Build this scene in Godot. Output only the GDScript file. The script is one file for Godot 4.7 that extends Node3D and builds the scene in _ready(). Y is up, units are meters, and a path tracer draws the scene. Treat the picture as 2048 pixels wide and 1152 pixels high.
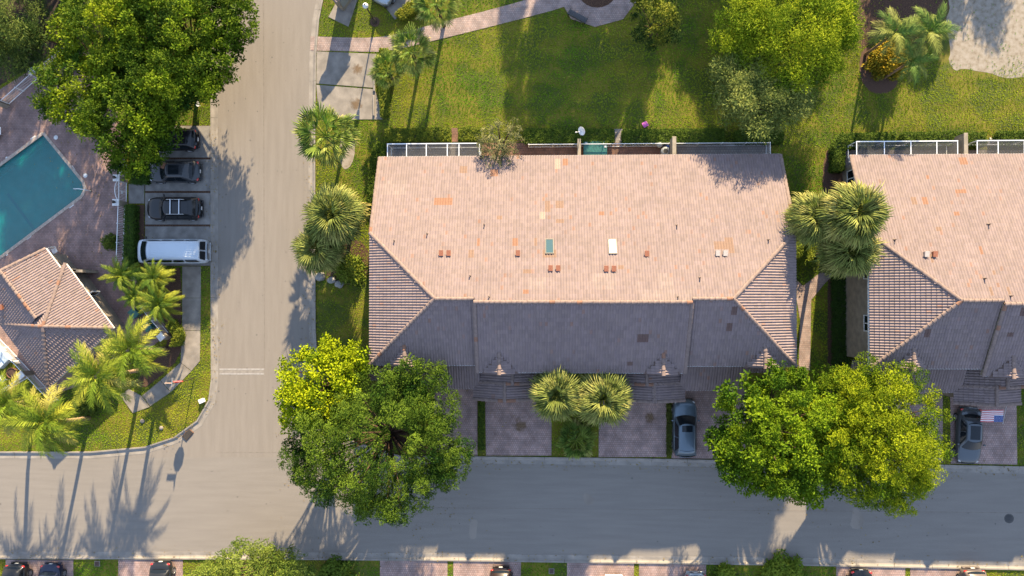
extends Node3D
# A neighbourhood from the air: a row of tiled townhouses, a pool with its clubhouse, streets, lawns, palms and parked cars.
# x runs east, z south, y up, in metres; the camera hangs 57 m above the origin.

var rng := RandomNumberGenerator.new()
var M := {}
var T := {}
var cache := {}
var blocked: Array[PackedVector2Array] = []
var used := {}

# ---------------------------------------------------------------- helpers
func rnd(a: float, b: float) -> float:
	return rng.randf_range(a, b)

func lin(r: float, g: float, b: float) -> Color:
	return Color(r, g, b).linear_to_srgb()

func noise_tex(freq: float, lo: float, hi: float, sd: int, octaves := 4, size := 512, kind := FastNoiseLite.TYPE_SIMPLEX_SMOOTH) -> NoiseTexture2D:
	var n := FastNoiseLite.new()
	n.noise_type = kind
	n.seed = sd
	n.frequency = freq
	n.fractal_octaves = octaves
	var t := NoiseTexture2D.new()
	t.width = size
	t.height = size
	t.seamless = true
	t.noise = n
	var g := Gradient.new()
	g.set_color(0, Color(lo, lo, lo))
	g.set_color(1, Color(hi, hi, hi))
	t.color_ramp = g
	return t

func ramp_tex(freq: float, stops: Array, sd: int, octaves := 5, size := 512) -> NoiseTexture2D:
	var t := noise_tex(freq, 0, 1, sd, octaves, size)
	var g := Gradient.new()
	var off := PackedFloat32Array()
	var col := PackedColorArray()
	for s in stops:
		off.append(s[0])
		col.append(s[1])
	g.offsets = off
	g.colors = col
	t.color_ramp = g
	return t

func mat(c: Color, rough := 0.8, opts := {}) -> StandardMaterial3D:
	var m := StandardMaterial3D.new()
	m.albedo_color = c
	m.roughness = rough
	m.metallic = opts.get("metal", 0.0)
	if opts.has("spec"):
		m.metallic_specular = opts.spec
	if opts.has("vc"):
		m.vertex_color_use_as_albedo = true
	if opts.has("coat"):
		m.clearcoat_enabled = true
		m.clearcoat = opts.coat
		m.clearcoat_roughness = 0.05
	if opts.has("back"):
		m.backlight_enabled = true
		m.backlight = opts.back
	if opts.has("tex"):
		m.albedo_texture = opts.tex
		m.uv1_triplanar = true
		m.uv1_world_triplanar = true
		m.uv1_scale = opts.get("scale", Vector3.ONE)
	if opts.has("fine"):
		m.detail_enabled = true
		m.detail_albedo = opts.fine
		m.detail_blend_mode = BaseMaterial3D.BLEND_MODE_MUL
		m.detail_uv_layer = BaseMaterial3D.DETAIL_UV_2
		m.uv2_triplanar = true
		m.uv2_world_triplanar = true
		m.uv2_scale = opts.get("fscale", Vector3.ONE)
	if opts.has("bump"):
		m.heightmap_enabled = true
		m.heightmap_texture = opts.bump
		m.heightmap_scale = opts.get("cm", 1.0)
		m.uv1_triplanar = true
		m.uv1_world_triplanar = true
		m.uv1_scale = opts.get("scale", Vector3.ONE)
	return m

func numbered(called: String) -> String:
	var n: int = used.get(called, 0)
	used[called] = n + 1
	return called if n == 0 else "%s_%03d" % [called, n]

func tag(o: Node3D, label: String, category := "", group := "", kind := "") -> Node3D:
	if label != "":
		o.set_meta("label", label)
	if category != "":
		o.set_meta("category", category)
	if group != "":
		o.set_meta("group", group)
	if kind != "":
		o.set_meta("kind", kind)
	return o

func thing(called: String, label: String, category: String, at := Vector3.ZERO, turn := 0.0, group := "") -> Node3D:
	var o := Node3D.new()
	o.name = numbered(called)
	add_child(o)
	o.position = at
	o.rotation.y = turn
	tag(o, label, category, group)
	return o

func part_name(called: String, parent: Node) -> String:
	var key := "%d/%s" % [parent.get_instance_id(), called]
	var n: int = used.get(key, 0)
	used[key] = n + 1
	return called if n == 0 else "%s_%03d" % [called, n]

func obj(called: String, mesh: Mesh, m: Material, parent: Node3D = null, xf := Transform3D()) -> MeshInstance3D:
	var o := MeshInstance3D.new()
	o.mesh = mesh
	o.material_override = m
	if parent == null or parent == self:
		o.name = numbered(called)
		add_child(o, true)
	else:
		o.name = part_name(called, parent)
		parent.add_child(o, true)
	o.transform = xf
	return o

func struct(called: String, mesh: Mesh, m: Material, label := "", parent: Node3D = null) -> MeshInstance3D:
	var o := obj(called, mesh, m, parent)
	if parent == null:
		o.set_meta("kind", "structure")
		if label != "":
			o.set_meta("label", label)
	return o

func copies(called: String, mesh: Mesh, m: Material, where: Array, tint: Array, parent: Node3D = null, label := "") -> MultiMeshInstance3D:
	var mm := MultiMesh.new()
	mm.transform_format = MultiMesh.TRANSFORM_3D
	mm.use_colors = tint.size() > 0
	mm.mesh = mesh
	mm.instance_count = where.size()
	for i in where.size():
		mm.set_instance_transform(i, where[i])
	for i in tint.size():
		mm.set_instance_color(i, tint[i])
	var o := MultiMeshInstance3D.new()
	o.multimesh = mm
	o.material_override = m
	if parent == null:
		o.name = numbered(called)
		add_child(o, true)
	else:
		o.name = part_name(called, parent)
		parent.add_child(o, true)
	o.set_meta("kind", "stuff")
	if label != "":
		o.set_meta("label", label)
	return o

func begin(flat := true) -> SurfaceTool:
	var st := SurfaceTool.new()
	st.begin(Mesh.PRIMITIVE_TRIANGLES)
	st.set_smooth_group(-1 if flat else 0)
	return st

func done(st: SurfaceTool) -> ArrayMesh:
	st.generate_normals()
	return st.commit()

func tri(st: SurfaceTool, a: Vector3, b: Vector3, c: Vector3) -> void:
	st.add_vertex(a)
	st.add_vertex(b)
	st.add_vertex(c)

func quad(st: SurfaceTool, a: Vector3, b: Vector3, c: Vector3, d: Vector3) -> void:
	tri(st, a, b, c)
	tri(st, a, c, d)

func bx(st: SurfaceTool, c: Vector3, s: Vector3, turn := 0.0, tilt := Basis()) -> void:
	var b := Basis(Vector3.UP, turn) * tilt
	var p := []
	for i in 8:
		p.append(c + b * (Vector3(s.x * (0.5 if i & 1 else -0.5), s.y * (0.5 if i & 2 else -0.5), s.z * (0.5 if i & 4 else -0.5))))
	for q in [[0, 1, 3, 2], [5, 4, 6, 7], [4, 0, 2, 6], [1, 5, 7, 3], [2, 3, 7, 6], [4, 5, 1, 0]]:
		quad(st, p[q[3]], p[q[2]], p[q[1]], p[q[0]])

func box_mesh(s: Vector3, c := Vector3.ZERO, bevel := 0.0) -> Mesh:
	if bevel <= 0.0:
		var st := begin()
		bx(st, c, s)
		return done(st)
	# chamfered block: a box whose top edges are cut
	var st2 := begin()
	var h := s * 0.5
	var b := minf(bevel, minf(h.x, minf(h.y, h.z)) * 0.9)
	var low := [Vector3(-h.x, -h.y, -h.z), Vector3(h.x, -h.y, -h.z), Vector3(h.x, -h.y, h.z), Vector3(-h.x, -h.y, h.z)]
	var mid := [Vector3(-h.x, h.y - b, -h.z), Vector3(h.x, h.y - b, -h.z), Vector3(h.x, h.y - b, h.z), Vector3(-h.x, h.y - b, h.z)]
	var top := [Vector3(-h.x + b, h.y, -h.z + b), Vector3(h.x - b, h.y, -h.z + b), Vector3(h.x - b, h.y, h.z - b), Vector3(-h.x + b, h.y, h.z - b)]
	for i in 4:
		var j := (i + 1) % 4
		quad(st2, c + low[i], c + mid[i], c + mid[j], c + low[j])
		quad(st2, c + mid[i], c + top[i], c + top[j], c + mid[j])
	quad(st2, c + top[0], c + top[3], c + top[2], c + top[1])
	quad(st2, c + low[0], c + low[1], c + low[2], c + low[3])
	return done(st2)

func tube(st: SurfaceTool, pts: Array, radii: Array, sides := 7, cap := true) -> void:
	var rings := []
	for i in pts.size():
		var d: Vector3 = (pts[mini(i + 1, pts.size() - 1)] - pts[maxi(i - 1, 0)]).normalized()
		var u := d.cross(Vector3.FORWARD if absf(d.z) < 0.8 else Vector3.RIGHT).normalized()
		var w := d.cross(u)
		var ring := []
		for k in sides:
			var a := TAU * k / sides
			ring.append(pts[i] + (u * cos(a) + w * sin(a)) * radii[i])
		rings.append(ring)
	for i in pts.size() - 1:
		for k in sides:
			var k2 := (k + 1) % sides
			quad(st, rings[i][k], rings[i + 1][k], rings[i + 1][k2], rings[i][k2])
	if cap:
		for e in [0, pts.size() - 1]:
			for k in range(1, sides - 1):
				tri(st, rings[e][0], rings[e][k], rings[e][k + 1])

func rod(a: Vector3, b: Vector3, r: float, sides := 8) -> Mesh:
	var st := begin(false)
	tube(st, [a, b], [r, r], sides)
	return done(st)

func lathe(st: SurfaceTool, c: Vector3, prof: Array, sides := 16) -> void:
	for i in prof.size() - 1:
		for k in sides:
			var a := TAU * k / sides
			var b := TAU * (k + 1) / sides
			var p0: Vector2 = prof[i]
			var p1: Vector2 = prof[i + 1]
			quad(st, c + Vector3(p0.x * cos(a), p0.y, p0.x * sin(a)), c + Vector3(p1.x * cos(a), p1.y, p1.x * sin(a)), c + Vector3(p1.x * cos(b), p1.y, p1.x * sin(b)), c + Vector3(p0.x * cos(b), p0.y, p0.x * sin(b)))

func lathe_mesh(prof: Array, sides := 16, c := Vector3.ZERO) -> Mesh:
	var st := begin(false)
	lathe(st, c, prof, sides)
	return done(st)

func prism(poly: PackedVector2Array, y0: float, y1: float) -> Mesh:
	var st := begin()
	var idx := Geometry2D.triangulate_polygon(poly)
	var cw := Geometry2D.is_polygon_clockwise(poly)
	for i in range(0, idx.size(), 3):
		var a := poly[idx[i]]
		var b := poly[idx[i + 1]]
		var c := poly[idx[i + 2]]
		if (b - a).cross(c - a) < 0.0:
			var t := b
			b = c
			c = t
		tri(st, Vector3(a.x, y1, a.y), Vector3(b.x, y1, b.y), Vector3(c.x, y1, c.y))
	for i in poly.size():
		var a := poly[i]
		var b := poly[(i + 1) % poly.size()]
		if cw:
			var t := a
			a = b
			b = t
		quad(st, Vector3(a.x, y0, a.y), Vector3(b.x, y0, b.y), Vector3(b.x, y1, b.y), Vector3(a.x, y1, a.y))
	return done(st)

# rounds a polygon's corners by cutting them twice, so that drawn outlines read as laid by hand
func soft(poly: PackedVector2Array, times := 2) -> PackedVector2Array:
	var p := poly
	for t in times:
		var q := PackedVector2Array()
		for i in p.size():
			var a := p[i]
			var b := p[(i + 1) % p.size()]
			q.append(a.lerp(b, 0.25))
			q.append(a.lerp(b, 0.75))
		p = q
	return p

func ragged(poly: PackedVector2Array, step: float, amp: float) -> PackedVector2Array:
	var q := PackedVector2Array()
	for i in poly.size():
		var a := poly[i]
		var b := poly[(i + 1) % poly.size()]
		var n := maxi(1, int(a.distance_to(b) / step))
		for k in n:
			q.append(a.lerp(b, float(k) / n) + Vector2(rnd(-amp, amp), rnd(-amp, amp)))
	return q

func slab(called: String, poly: PackedVector2Array, y: float, m: Material, label := "", parent: Node3D = null, block := true) -> MeshInstance3D:
	if block:
		blocked.append(poly)
	return struct(called, prism(poly, -0.06, y), m, label, parent)

func is_blocked(p: Vector2) -> bool:
	for b in blocked:
		if Geometry2D.is_point_in_polygon(p, b):
			return true
	return false

# ---------------------------------------------------------------- materials
func make_materials() -> void:
	T.coarse = noise_tex(0.008, 0.80, 1.0, 11, 5)
	T.blotch = noise_tex(0.012, 0.74, 1.0, 12, 5)
	T.soft = noise_tex(0.015, 0.88, 1.0, 22, 5)
	T.grain = noise_tex(0.22, 0.74, 1.0, 13, 3)
	T.bump = noise_tex(0.09, 0.0, 1.0, 14, 4)
	T.streak = noise_tex(0.02, 0.86, 1.0, 15, 4)
	var grey := func(v: float) -> Color: return Color(v, v, v)
	T.worn = ramp_tex(0.012, [[0.0, grey.call(0.84)], [0.42, grey.call(0.92)], [0.55, grey.call(0.96)], [1.0, grey.call(1.0)]], 16, 6)
	T.soil = ramp_tex(0.02, [[0.0, Color(0.62, 0.55, 0.5)], [0.5, Color(0.85, 0.8, 0.74)], [1.0, Color(1, 0.97, 0.9)]], 17, 6)
	T.turf = ramp_tex(0.011, [[0.0, Color(0.56, 0.62, 0.34)], [0.4, Color(0.68, 0.72, 0.40)], [0.56, Color(0.86, 0.80, 0.5)], [0.7, Color(0.96, 0.86, 0.6)], [1.0, Color(1, 0.9, 0.66)]], 18, 5)
	T.sand = ramp_tex(0.03, [[0.0, Color(0.72, 0.68, 0.62)], [0.3, Color(0.88, 0.86, 0.82)], [0.6, Color(0.95, 0.94, 0.92)], [1.0, Color(1, 1, 1)]], 19, 6)
	T.mulch = ramp_tex(0.05, [[0.0, Color(0.35, 0.3, 0.27)], [0.5, Color(0.62, 0.52, 0.46)], [0.8, Color(0.85, 0.76, 0.68)], [1.0, Color(1, 0.95, 0.88)]], 20, 4)
	T.paver = paver_texture()
	T.lane = noise_tex(0.02, 0.935, 1.0, 31, 5)
	T.speck = noise_tex(0.16, 0.62, 1.0, 32, 5)
	var asphalt := {"tex": T.lane, "scale": Vector3(0.20, 0.1, 0.018), "fine": T.speck, "fscale": Vector3(0.4, 0.4, 0.4)}
	var asphalt_across := {"tex": T.lane, "scale": Vector3(0.018, 0.1, 0.20), "fine": T.speck, "fscale": Vector3(0.33, 0.33, 0.33)}
	M.asphalt = mat(lin(0.30, 0.262, 0.222), 0.92, asphalt)
	M.asphalt_across = mat(lin(0.295, 0.262, 0.226), 0.92, asphalt_across)
	M.concrete = mat(lin(0.36, 0.315, 0.265), 0.9, {"tex": T.blotch, "scale": Vector3(0.13, 0.13, 0.13), "fine": T.grain, "fscale": Vector3(0.5, 0.5, 0.5)})
	M.kerb = mat(lin(0.36, 0.32, 0.275), 0.9, {"tex": T.coarse, "scale": Vector3(0.2, 0.2, 0.2), "fine": T.grain, "fscale": Vector3(0.6, 0.6, 0.6)})
	M.stall = mat(lin(0.34, 0.315, 0.285), 0.9, {"tex": T.blotch, "scale": Vector3(0.15, 0.15, 0.15), "fine": T.grain, "fscale": Vector3(0.5, 0.5, 0.5)})
	M.paver = mat(lin(0.40, 0.275, 0.24), 0.85, {"tex": T.paver, "scale": Vector3(0.7, 0.7, 0.7), "fine": T.blotch, "fscale": Vector3(0.11, 0.11, 0.11)})
	M.path_paver = mat(lin(0.41, 0.305, 0.265), 0.85, {"tex": T.paver, "scale": Vector3(0.8, 0.8, 0.8), "fine": T.blotch, "fscale": Vector3(0.13, 0.13, 0.13)})
	M.deck = mat(lin(0.34, 0.22, 0.19), 0.85, {"tex": T.paver, "scale": Vector3(0.9, 0.9, 0.9), "fine": T.blotch, "fscale": Vector3(0.12, 0.12, 0.12)})
	M.patio = mat(lin(0.26, 0.135, 0.09), 0.85, {"tex": T.paver, "scale": Vector3(0.6, 0.6, 0.6), "fine": T.blotch, "fscale": Vector3(0.2, 0.2, 0.2)})
	M.grey_patio = mat(lin(0.25, 0.22, 0.20), 0.85, {"tex": T.paver, "scale": Vector3(0.6, 0.6, 0.6)})
	M.turf = mat(lin(0.175, 0.195, 0.022), 0.95, {"tex": T.turf, "scale": Vector3(0.055, 0.055, 0.055), "fine": T.grain, "fscale": Vector3(1.1, 1.1, 1.1)})
	M.soil = mat(lin(0.16, 0.11, 0.075), 0.95, {"tex": T.mulch, "scale": Vector3(0.35, 0.35, 0.35)})
	M.mulch = mat(lin(0.20, 0.15, 0.12), 0.95, {"tex": T.mulch, "scale": Vector3(0.8, 0.8, 0.8)})
	M.sand = mat(lin(0.37, 0.325, 0.27), 0.95, {"tex": T.sand, "scale": Vector3(0.12, 0.12, 0.12), "fine": T.grain, "fscale": Vector3(0.7, 0.7, 0.7)})
	M.gravel = mat(lin(0.42, 0.35, 0.27), 0.95, {"tex": T.mulch, "scale": Vector3(1.0, 1.0, 1.0)})
	M.tile = mat(Color.WHITE, 0.82, {"vc": true, "fine": T.soft, "fscale": Vector3(0.16, 0.16, 0.16)})
	M.cap = mat(lin(0.235, 0.168, 0.142), 0.85, {"tex": T.blotch, "scale": Vector3(0.5, 0.5, 0.5)})
	M.cap_orange = mat(lin(0.26, 0.13, 0.08), 0.85, {"tex": T.blotch, "scale": Vector3(0.6, 0.6, 0.6)})
	M.tile_orange = mat(lin(0.25, 0.125, 0.075), 0.85, {"tex": T.coarse, "scale": Vector3(2, 2, 2)})
	M.tile_tan = mat(lin(0.22, 0.138, 0.098), 0.85, {"tex": T.coarse, "scale": Vector3(2, 2, 2)})
	M.tile_pale = mat(lin(0.30, 0.24, 0.19), 0.85, {"tex": T.coarse, "scale": Vector3(2, 2, 2)})
	M.tile_dark = mat(lin(0.13, 0.075, 0.06), 0.85, {"tex": T.coarse, "scale": Vector3(2, 2, 2)})
	M.deck_roof = mat(lin(0.16, 0.105, 0.085), 0.9, {"tex": T.blotch, "scale": Vector3(0.4, 0.4, 0.4)})
	M.stucco = mat(lin(0.40, 0.335, 0.25), 0.92, {"tex": T.coarse, "scale": Vector3(0.3, 0.3, 0.3), "fine": T.grain, "fscale": Vector3(1, 1, 1)})
	M.white = mat(lin(0.74, 0.74, 0.72), 0.5, {"tex": T.coarse, "scale": Vector3(0.7, 0.7, 0.7)})
	M.door = mat(lin(0.62, 0.57, 0.48), 0.5)
	M.vent = mat(lin(0.36, 0.13, 0.065), 0.75, {"tex": T.coarse, "scale": Vector3(2, 2, 2)})
	M.vent_pale = mat(lin(0.55, 0.47, 0.40), 0.75, {"tex": T.coarse, "scale": Vector3(2, 2, 2)})
	M.dark = mat(lin(0.02, 0.02, 0.02), 0.8)
	M.pipe = mat(lin(0.10, 0.07, 0.06), 0.7)
	M.steel = mat(lin(0.55, 0.56, 0.57), 0.35, {"metal": 0.8})
	M.alu = mat(lin(0.70, 0.71, 0.71), 0.45, {"metal": 0.1})
	M.bark = mat(lin(0.17, 0.125, 0.09), 0.95, {"tex": T.mulch, "scale": Vector3(1.5, 1.5, 1.5)})
	M.pale_bark = mat(lin(0.33, 0.25, 0.18), 0.95, {"tex": T.soil, "scale": Vector3(1.5, 1.5, 1.5)})
	M.leaf = mat(Color.WHITE, 0.65, {"vc": true, "back": Color(0.46, 0.56, 0.10), "spec": 0.16})
	M.grass = mat(Color.WHITE, 0.8, {"vc": true, "back": Color(0.5, 0.6, 0.16), "spec": 0.08})
	M.rubber = mat(lin(0.018, 0.018, 0.019), 0.85)
	M.rim = mat(lin(0.42, 0.43, 0.44), 0.3, {"metal": 0.8})
	M.glass = mat(lin(0.008, 0.011, 0.014), 0.08, {"spec": 0.4})
	M.trim = mat(lin(0.02, 0.02, 0.022), 0.5)
	M.red_lamp = mat(lin(0.38, 0.012, 0.012), 0.15, {"coat": 0.8})
	M.clear_lamp = mat(lin(0.30, 0.31, 0.32), 0.15, {"coat": 0.8})
	M.paint = mat(lin(0.42, 0.39, 0.36), 0.8, {"tex": T.worn, "scale": Vector3(0.5, 0.5, 0.5), "fine": T.grain, "fscale": Vector3(0.5, 0.5, 0.5)})
	M.faded = mat(lin(0.315, 0.28, 0.24), 0.85, {"tex": T.worn, "scale": Vector3(0.4, 0.4, 0.4), "fine": T.grain, "fscale": Vector3(0.7, 0.7, 0.7)})
	M.iron = mat(lin(0.05, 0.048, 0.046), 0.75, {"tex": T.coarse, "scale": Vector3(2, 2, 2)})
	M.rust = mat(lin(0.17, 0.075, 0.04), 0.85, {"tex": T.blotch, "scale": Vector3(2, 2, 2)})
	M.bronze = mat(lin(0.05, 0.042, 0.036), 0.5)
	M.teal = mat(lin(0.02, 0.14, 0.12), 0.55, {"tex": T.blotch, "scale": Vector3(0.6, 0.6, 0.6)})
	M.screen = mat(Color(0.30, 0.30, 0.30, 0.24), 0.8)
	M.screen.transparency = BaseMaterial3D.TRANSPARENCY_ALPHA
	M.sky_glass = mat(lin(0.035, 0.075, 0.085), 0.12, {"spec": 0.6})
	M.sky_white = mat(lin(0.78, 0.76, 0.70), 0.35)

func paver_texture() -> ImageTexture:
	var n := 256
	var im := Image.create(n, n, false, Image.FORMAT_RGB8)
	var r := RandomNumberGenerator.new()
	r.seed = 77
	im.fill(Color(0.60, 0.58, 0.57))
	for row in 8:
		for k in 8:
			var v := r.randf_range(0.88, 1.0)
			var red := r.randf_range(-0.03, 0.03)
			var w := 32
			var x := k * w + (row % 2) * 16
			var c := Color(v, v - red * 0.6, v - red)
			im.fill_rect(Rect2i(x % n, row * 32, mini(w - 3, n - x % n), 29), c)
			if x % n + w - 3 > n:
				im.fill_rect(Rect2i(0, row * 32, x % n + w - 3 - n, 29), c)
	return ImageTexture.create_from_image(im)

# ---------------------------------------------------------------- the setting
func kerb_line(path: PackedVector2Array, pan: float, lip: float, side: float, label: String) -> void:
	# a rolled concrete gutter with a low lip, poured in lengths of about three metres; side +1: the lip lies to the right of the path's run
	var root := Node3D.new()
	root.name = numbered("kerb")
	add_child(root)
	tag(root, label, "", "", "structure")
	var dist := 0.0
	var piece: Array[Vector2] = []
	var dirs: Array[Vector2] = []
	for i in path.size() - 1:
		var a := path[i]
		var b := path[i + 1]
		var d := (b - a).normalized()
		var n := maxi(1, int(round(a.distance_to(b) / 0.75)))
		for k in n:
			piece.append(a.lerp(b, float(k) / n))
			dirs.append(d)
	piece.append(path[path.size() - 1])
	dirs.append(dirs[dirs.size() - 1])
	var sm: Array[Vector2] = []
	for i in piece.size():
		var s := Vector2.ZERO
		for k in range(-2, 3):
			s += dirs[clampi(i + k, 0, dirs.size() - 1)]
		sm.append(s.normalized())
	var i0 := 0
	while i0 < piece.size() - 1:
		var i1 := mini(i0 + 4, piece.size() - 1)
		var st := begin()
		var prev := []
		for i in range(i0, i1 + 1):
			var d := sm[i]
			var r := Vector2(-d.y, d.x) * side
			var p := piece[i]
			if i == i0:
				p += d * 0.012
			if i == i1:
				p -= d * 0.012
			var half := (pan + lip) * 0.5
			var ring := []
			for e in [[-half, -0.05], [-half, 0.022], [-half + pan * 0.75, 0.016], [-half + pan, 0.05], [half - lip * 0.55, 0.115], [half, 0.12], [half, -0.05]]:
				var q: Vector2 = p + r * float(e[0])
				ring.append(Vector3(q.x, e[1], q.y))
			if prev.size():
				for k in ring.size() - 1:
					if side > 0:
						quad(st, prev[k], ring[k], ring[k + 1], prev[k + 1])
					else:
						quad(st, prev[k], prev[k + 1], ring[k + 1], ring[k])
			prev = ring
		obj("gutter_slab", done(st), M.kerb, root)
		i0 = i1
	var hull := PackedVector2Array()
	var hw := (pan + lip) * 0.5
	for i in piece.size():
		hull.append(piece[i] + Vector2(-sm[i].y, sm[i].x) * hw)
	for i in range(piece.size() - 1, -1, -1):
		hull.append(piece[i] - Vector2(-sm[i].y, sm[i].x) * hw)
	blocked.append(hull)

func strip(a: Vector2, b: Vector2, w: float) -> PackedVector2Array:
	var n := (b - a).normalized().orthogonal() * w * 0.5
	return PackedVector2Array([a - n, b - n, b + n, a + n])

func circle(c: Vector2, r: float, n := 24) -> PackedVector2Array:
	var q := PackedVector2Array()
	for i in n:
		q.append(c + Vector2.from_angle(TAU * i / n) * r)
	return q

func build_setting() -> void:
	var g := PackedVector2Array([Vector2(-320, -320), Vector2(320, -320), Vector2(320, 320), Vector2(-320, 320)])
	# the ground is cut open where the pool lies
	var pool := PackedVector2Array([Vector2(-42.29, -14.17), Vector2(-38.74, -9.93), Vector2(-38.55, -9.28), Vector2(-38.86, -8.68), Vector2(-46.01, -3.42), Vector2(-53.48, 2.04), Vector2(-53.59, -6.38), Vector2(-46.1, -11.43)])
	var gst := begin()
	var holed := Geometry2D.clip_polygons(PackedVector2Array([Vector2(-70, -60), Vector2(-30, -60), Vector2(-30, 40), Vector2(-70, 40)]), pool)
	for q in [[-320, -320, 320, -60], [-320, 40, 320, 320], [-320, -60, -70, 40], [-30, -60, 320, 40]]:
		quad(gst, Vector3(q[0], 0, q[1]), Vector3(q[2], 0, q[1]), Vector3(q[2], 0, q[3]), Vector3(q[0], 0, q[3]))
	# the block round the pool in four pieces beside the opening
	var lo := Vector2(1e9, 1e9)
	var hi := -lo
	for p in pool:
		lo = lo.min(p)
		hi = hi.max(p)
	lo -= Vector2(0.3, 0.3)
	hi += Vector2(0.3, 0.3)
	for q in [[-70, -60, -30, lo.y], [-70, hi.y, -30, 40], [-70, lo.y, lo.x, hi.y], [hi.x, lo.y, -30, hi.y]]:
		quad(gst, Vector3(q[0], 0, q[1]), Vector3(q[2], 0, q[1]), Vector3(q[2], 0, q[3]), Vector3(q[0], 0, q[3]))
	struct("ground", done(gst), M.turf, "mown turf ground of patchy green and straw colour")

	var side_road := PackedVector2Array([Vector2(-27.43, -31.47), Vector2(-27.18, 6.95), Vector2(-27.46, 8.9), Vector2(-28.53, 10.68), Vector2(-30.5, 12.17), Vector2(-33.09, 13.04), Vector2(-37.51, 13.58), Vector2(-11.39, 13.36), Vector2(-15.36, 12.35), Vector2(-17.53, 10.48), Vector2(-18.53, 6.91), Vector2(-18.81, -8.29), Vector2(-18.87, -20.62), Vector2(-18.75, -23.18), Vector2(-18.16, -26.16), Vector2(-17.15, -31.28)])
	slab("road", side_road, 0.012, M.asphalt, "pale worn asphalt side street running past the pool parking")
	var road := PackedVector2Array([Vector2(-52.87, 13.8), Vector2(-37.51, 13.58), Vector2(-11.39, 13.36), Vector2(-3, 13.46), Vector2(17.59, 13.61), Vector2(45.55, 13.73), Vector2(45.45, 21.72), Vector2(5.29, 21.63), Vector2(-24.08, 21.74), Vector2(-52.76, 22.08)])
	slab("road", road, 0.012, M.asphalt_across, "pale worn asphalt street along the foot of the picture")
	kerb_line(PackedVector2Array([Vector2(-27.43, -30.61), Vector2(-27.38, -16.87), Vector2(-27.28, -2.37), Vector2(-27.18, 6.95), Vector2(-27.42, 8.77), Vector2(-28.49, 10.59), Vector2(-30.5, 12.04), Vector2(-33.13, 12.91), Vector2(-37.9, 13.37), Vector2(-51.11, 13.48)]), 0.40, 0.20, 1, "concrete gutter along the pool side of the streets")
	kerb_line(PackedVector2Array([Vector2(-17.24, -30.42), Vector2(-18.16, -26.16), Vector2(-18.67, -23.6), Vector2(-18.91, -20.62), Vector2(-18.97, -14.65), Vector2(-18.94, -8.29), Vector2(-18.85, 2.7), Vector2(-18.57, 6.91), Vector2(-17.58, 10.27), Vector2(-15.36, 12.31), Vector2(-11.39, 13.49)]), 0.40, 0.20, -1, "concrete gutter along the west side of the townhouse lawn")
	kerb_line(PackedVector2Array([Vector2(-11.39, 13.49), Vector2(-3, 13.5), Vector2(7.36, 13.53), Vector2(17.59, 13.65), Vector2(43.58, 13.99)]), 0.40, 0.20, -1, "concrete gutter in front of the townhouse driveways")
	kerb_line(PackedVector2Array([Vector2(-51, 22.01), Vector2(-24.08, 21.69), Vector2(-7.17, 21.59), Vector2(5.29, 21.59), Vector2(21.6, 21.57), Vector2(43.49, 21.71)]), 0.40, 0.20, 1, "concrete gutter along the south side of the street")

	# the pool and its deck
	var deck := PackedVector2Array([Vector2(-51.47, -14.72), Vector2(-40.56, -21.4), Vector2(-36.78, -20.92), Vector2(-34.94, -11.36), Vector2(-35, -3.23), Vector2(-33.19, 0.01), Vector2(-31.09, 2.9), Vector2(-35.14, 6.22), Vector2(-41.57, 8.38), Vector2(-51.3, -1.54)])
	blocked.append(deck)
	var pieces := Geometry2D.clip_polygons(deck, pool)
	var deck_st := begin()
	# clip_polygons gives an outline that meets the pool at the frame's far side
	for p in pieces:
		if not Geometry2D.is_polygon_clockwise(p):
			var idx := Geometry2D.triangulate_polygon(p)
			for i in range(0, idx.size(), 3):
				var a := p[idx[i]]
				var b := p[idx[i + 1]]
				var c := p[idx[i + 2]]
				if (b - a).cross(c - a) < 0:
					var t := b
					b = c
					c = t
				tri(deck_st, Vector3(a.x, 0.03, a.y), Vector3(b.x, 0.03, b.y), Vector3(c.x, 0.03, c.y))
	struct("pool_deck", done(deck_st), M.deck, "pinkish brick paved deck round the swimming pool")
	build_pool(pool)

	# parking stalls, each a slab of its own
	var stalls := Node3D.new()
	stalls.name = numbered("parking_pavement")
	add_child(stalls)
	tag(stalls, "concrete parking stalls poured between pool fence and street", "", "", "structure")
	for q in [PackedVector2Array([Vector2(-33.32, -14.69), Vector2(-27.71, -14.65), Vector2(-27.69, -11.95), Vector2(-33.34, -11.99)]), PackedVector2Array([Vector2(-33.34, -11.82), Vector2(-27.69, -11.78), Vector2(-27.67, -9.1), Vector2(-33.31, -9.12)]), PackedVector2Array([Vector2(-33.31, -8.95), Vector2(-27.67, -8.92), Vector2(-27.65, -6.24), Vector2(-33.29, -6.26)]), PackedVector2Array([Vector2(-33.29, -6.09), Vector2(-27.65, -6.07), Vector2(-27.63, -2.75), Vector2(-33.26, -2.76)]), PackedVector2Array([Vector2(-34.76, -9.73), Vector2(-33.4, -9.72), Vector2(-33.39, -8.06), Vector2(-34.74, -8.06)])]:
		blocked.append(q)
		obj("concrete_slab", prism(q, -0.06, 0.045), M.stall, stalls)
	slab("parking_joint", PackedVector2Array([Vector2(-33.4, -14.74), Vector2(-27.67, -14.69), Vector2(-27.59, -2.71), Vector2(-33.3, -2.72)]), 0.02, M.soil, "dark joints between the parking slabs")

	var walk := Node3D.new()
	walk.name = numbered("sidewalk")
	add_child(walk)
	tag(walk, "concrete sidewalk bending round the clubhouse palms", "", "", "structure")
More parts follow.
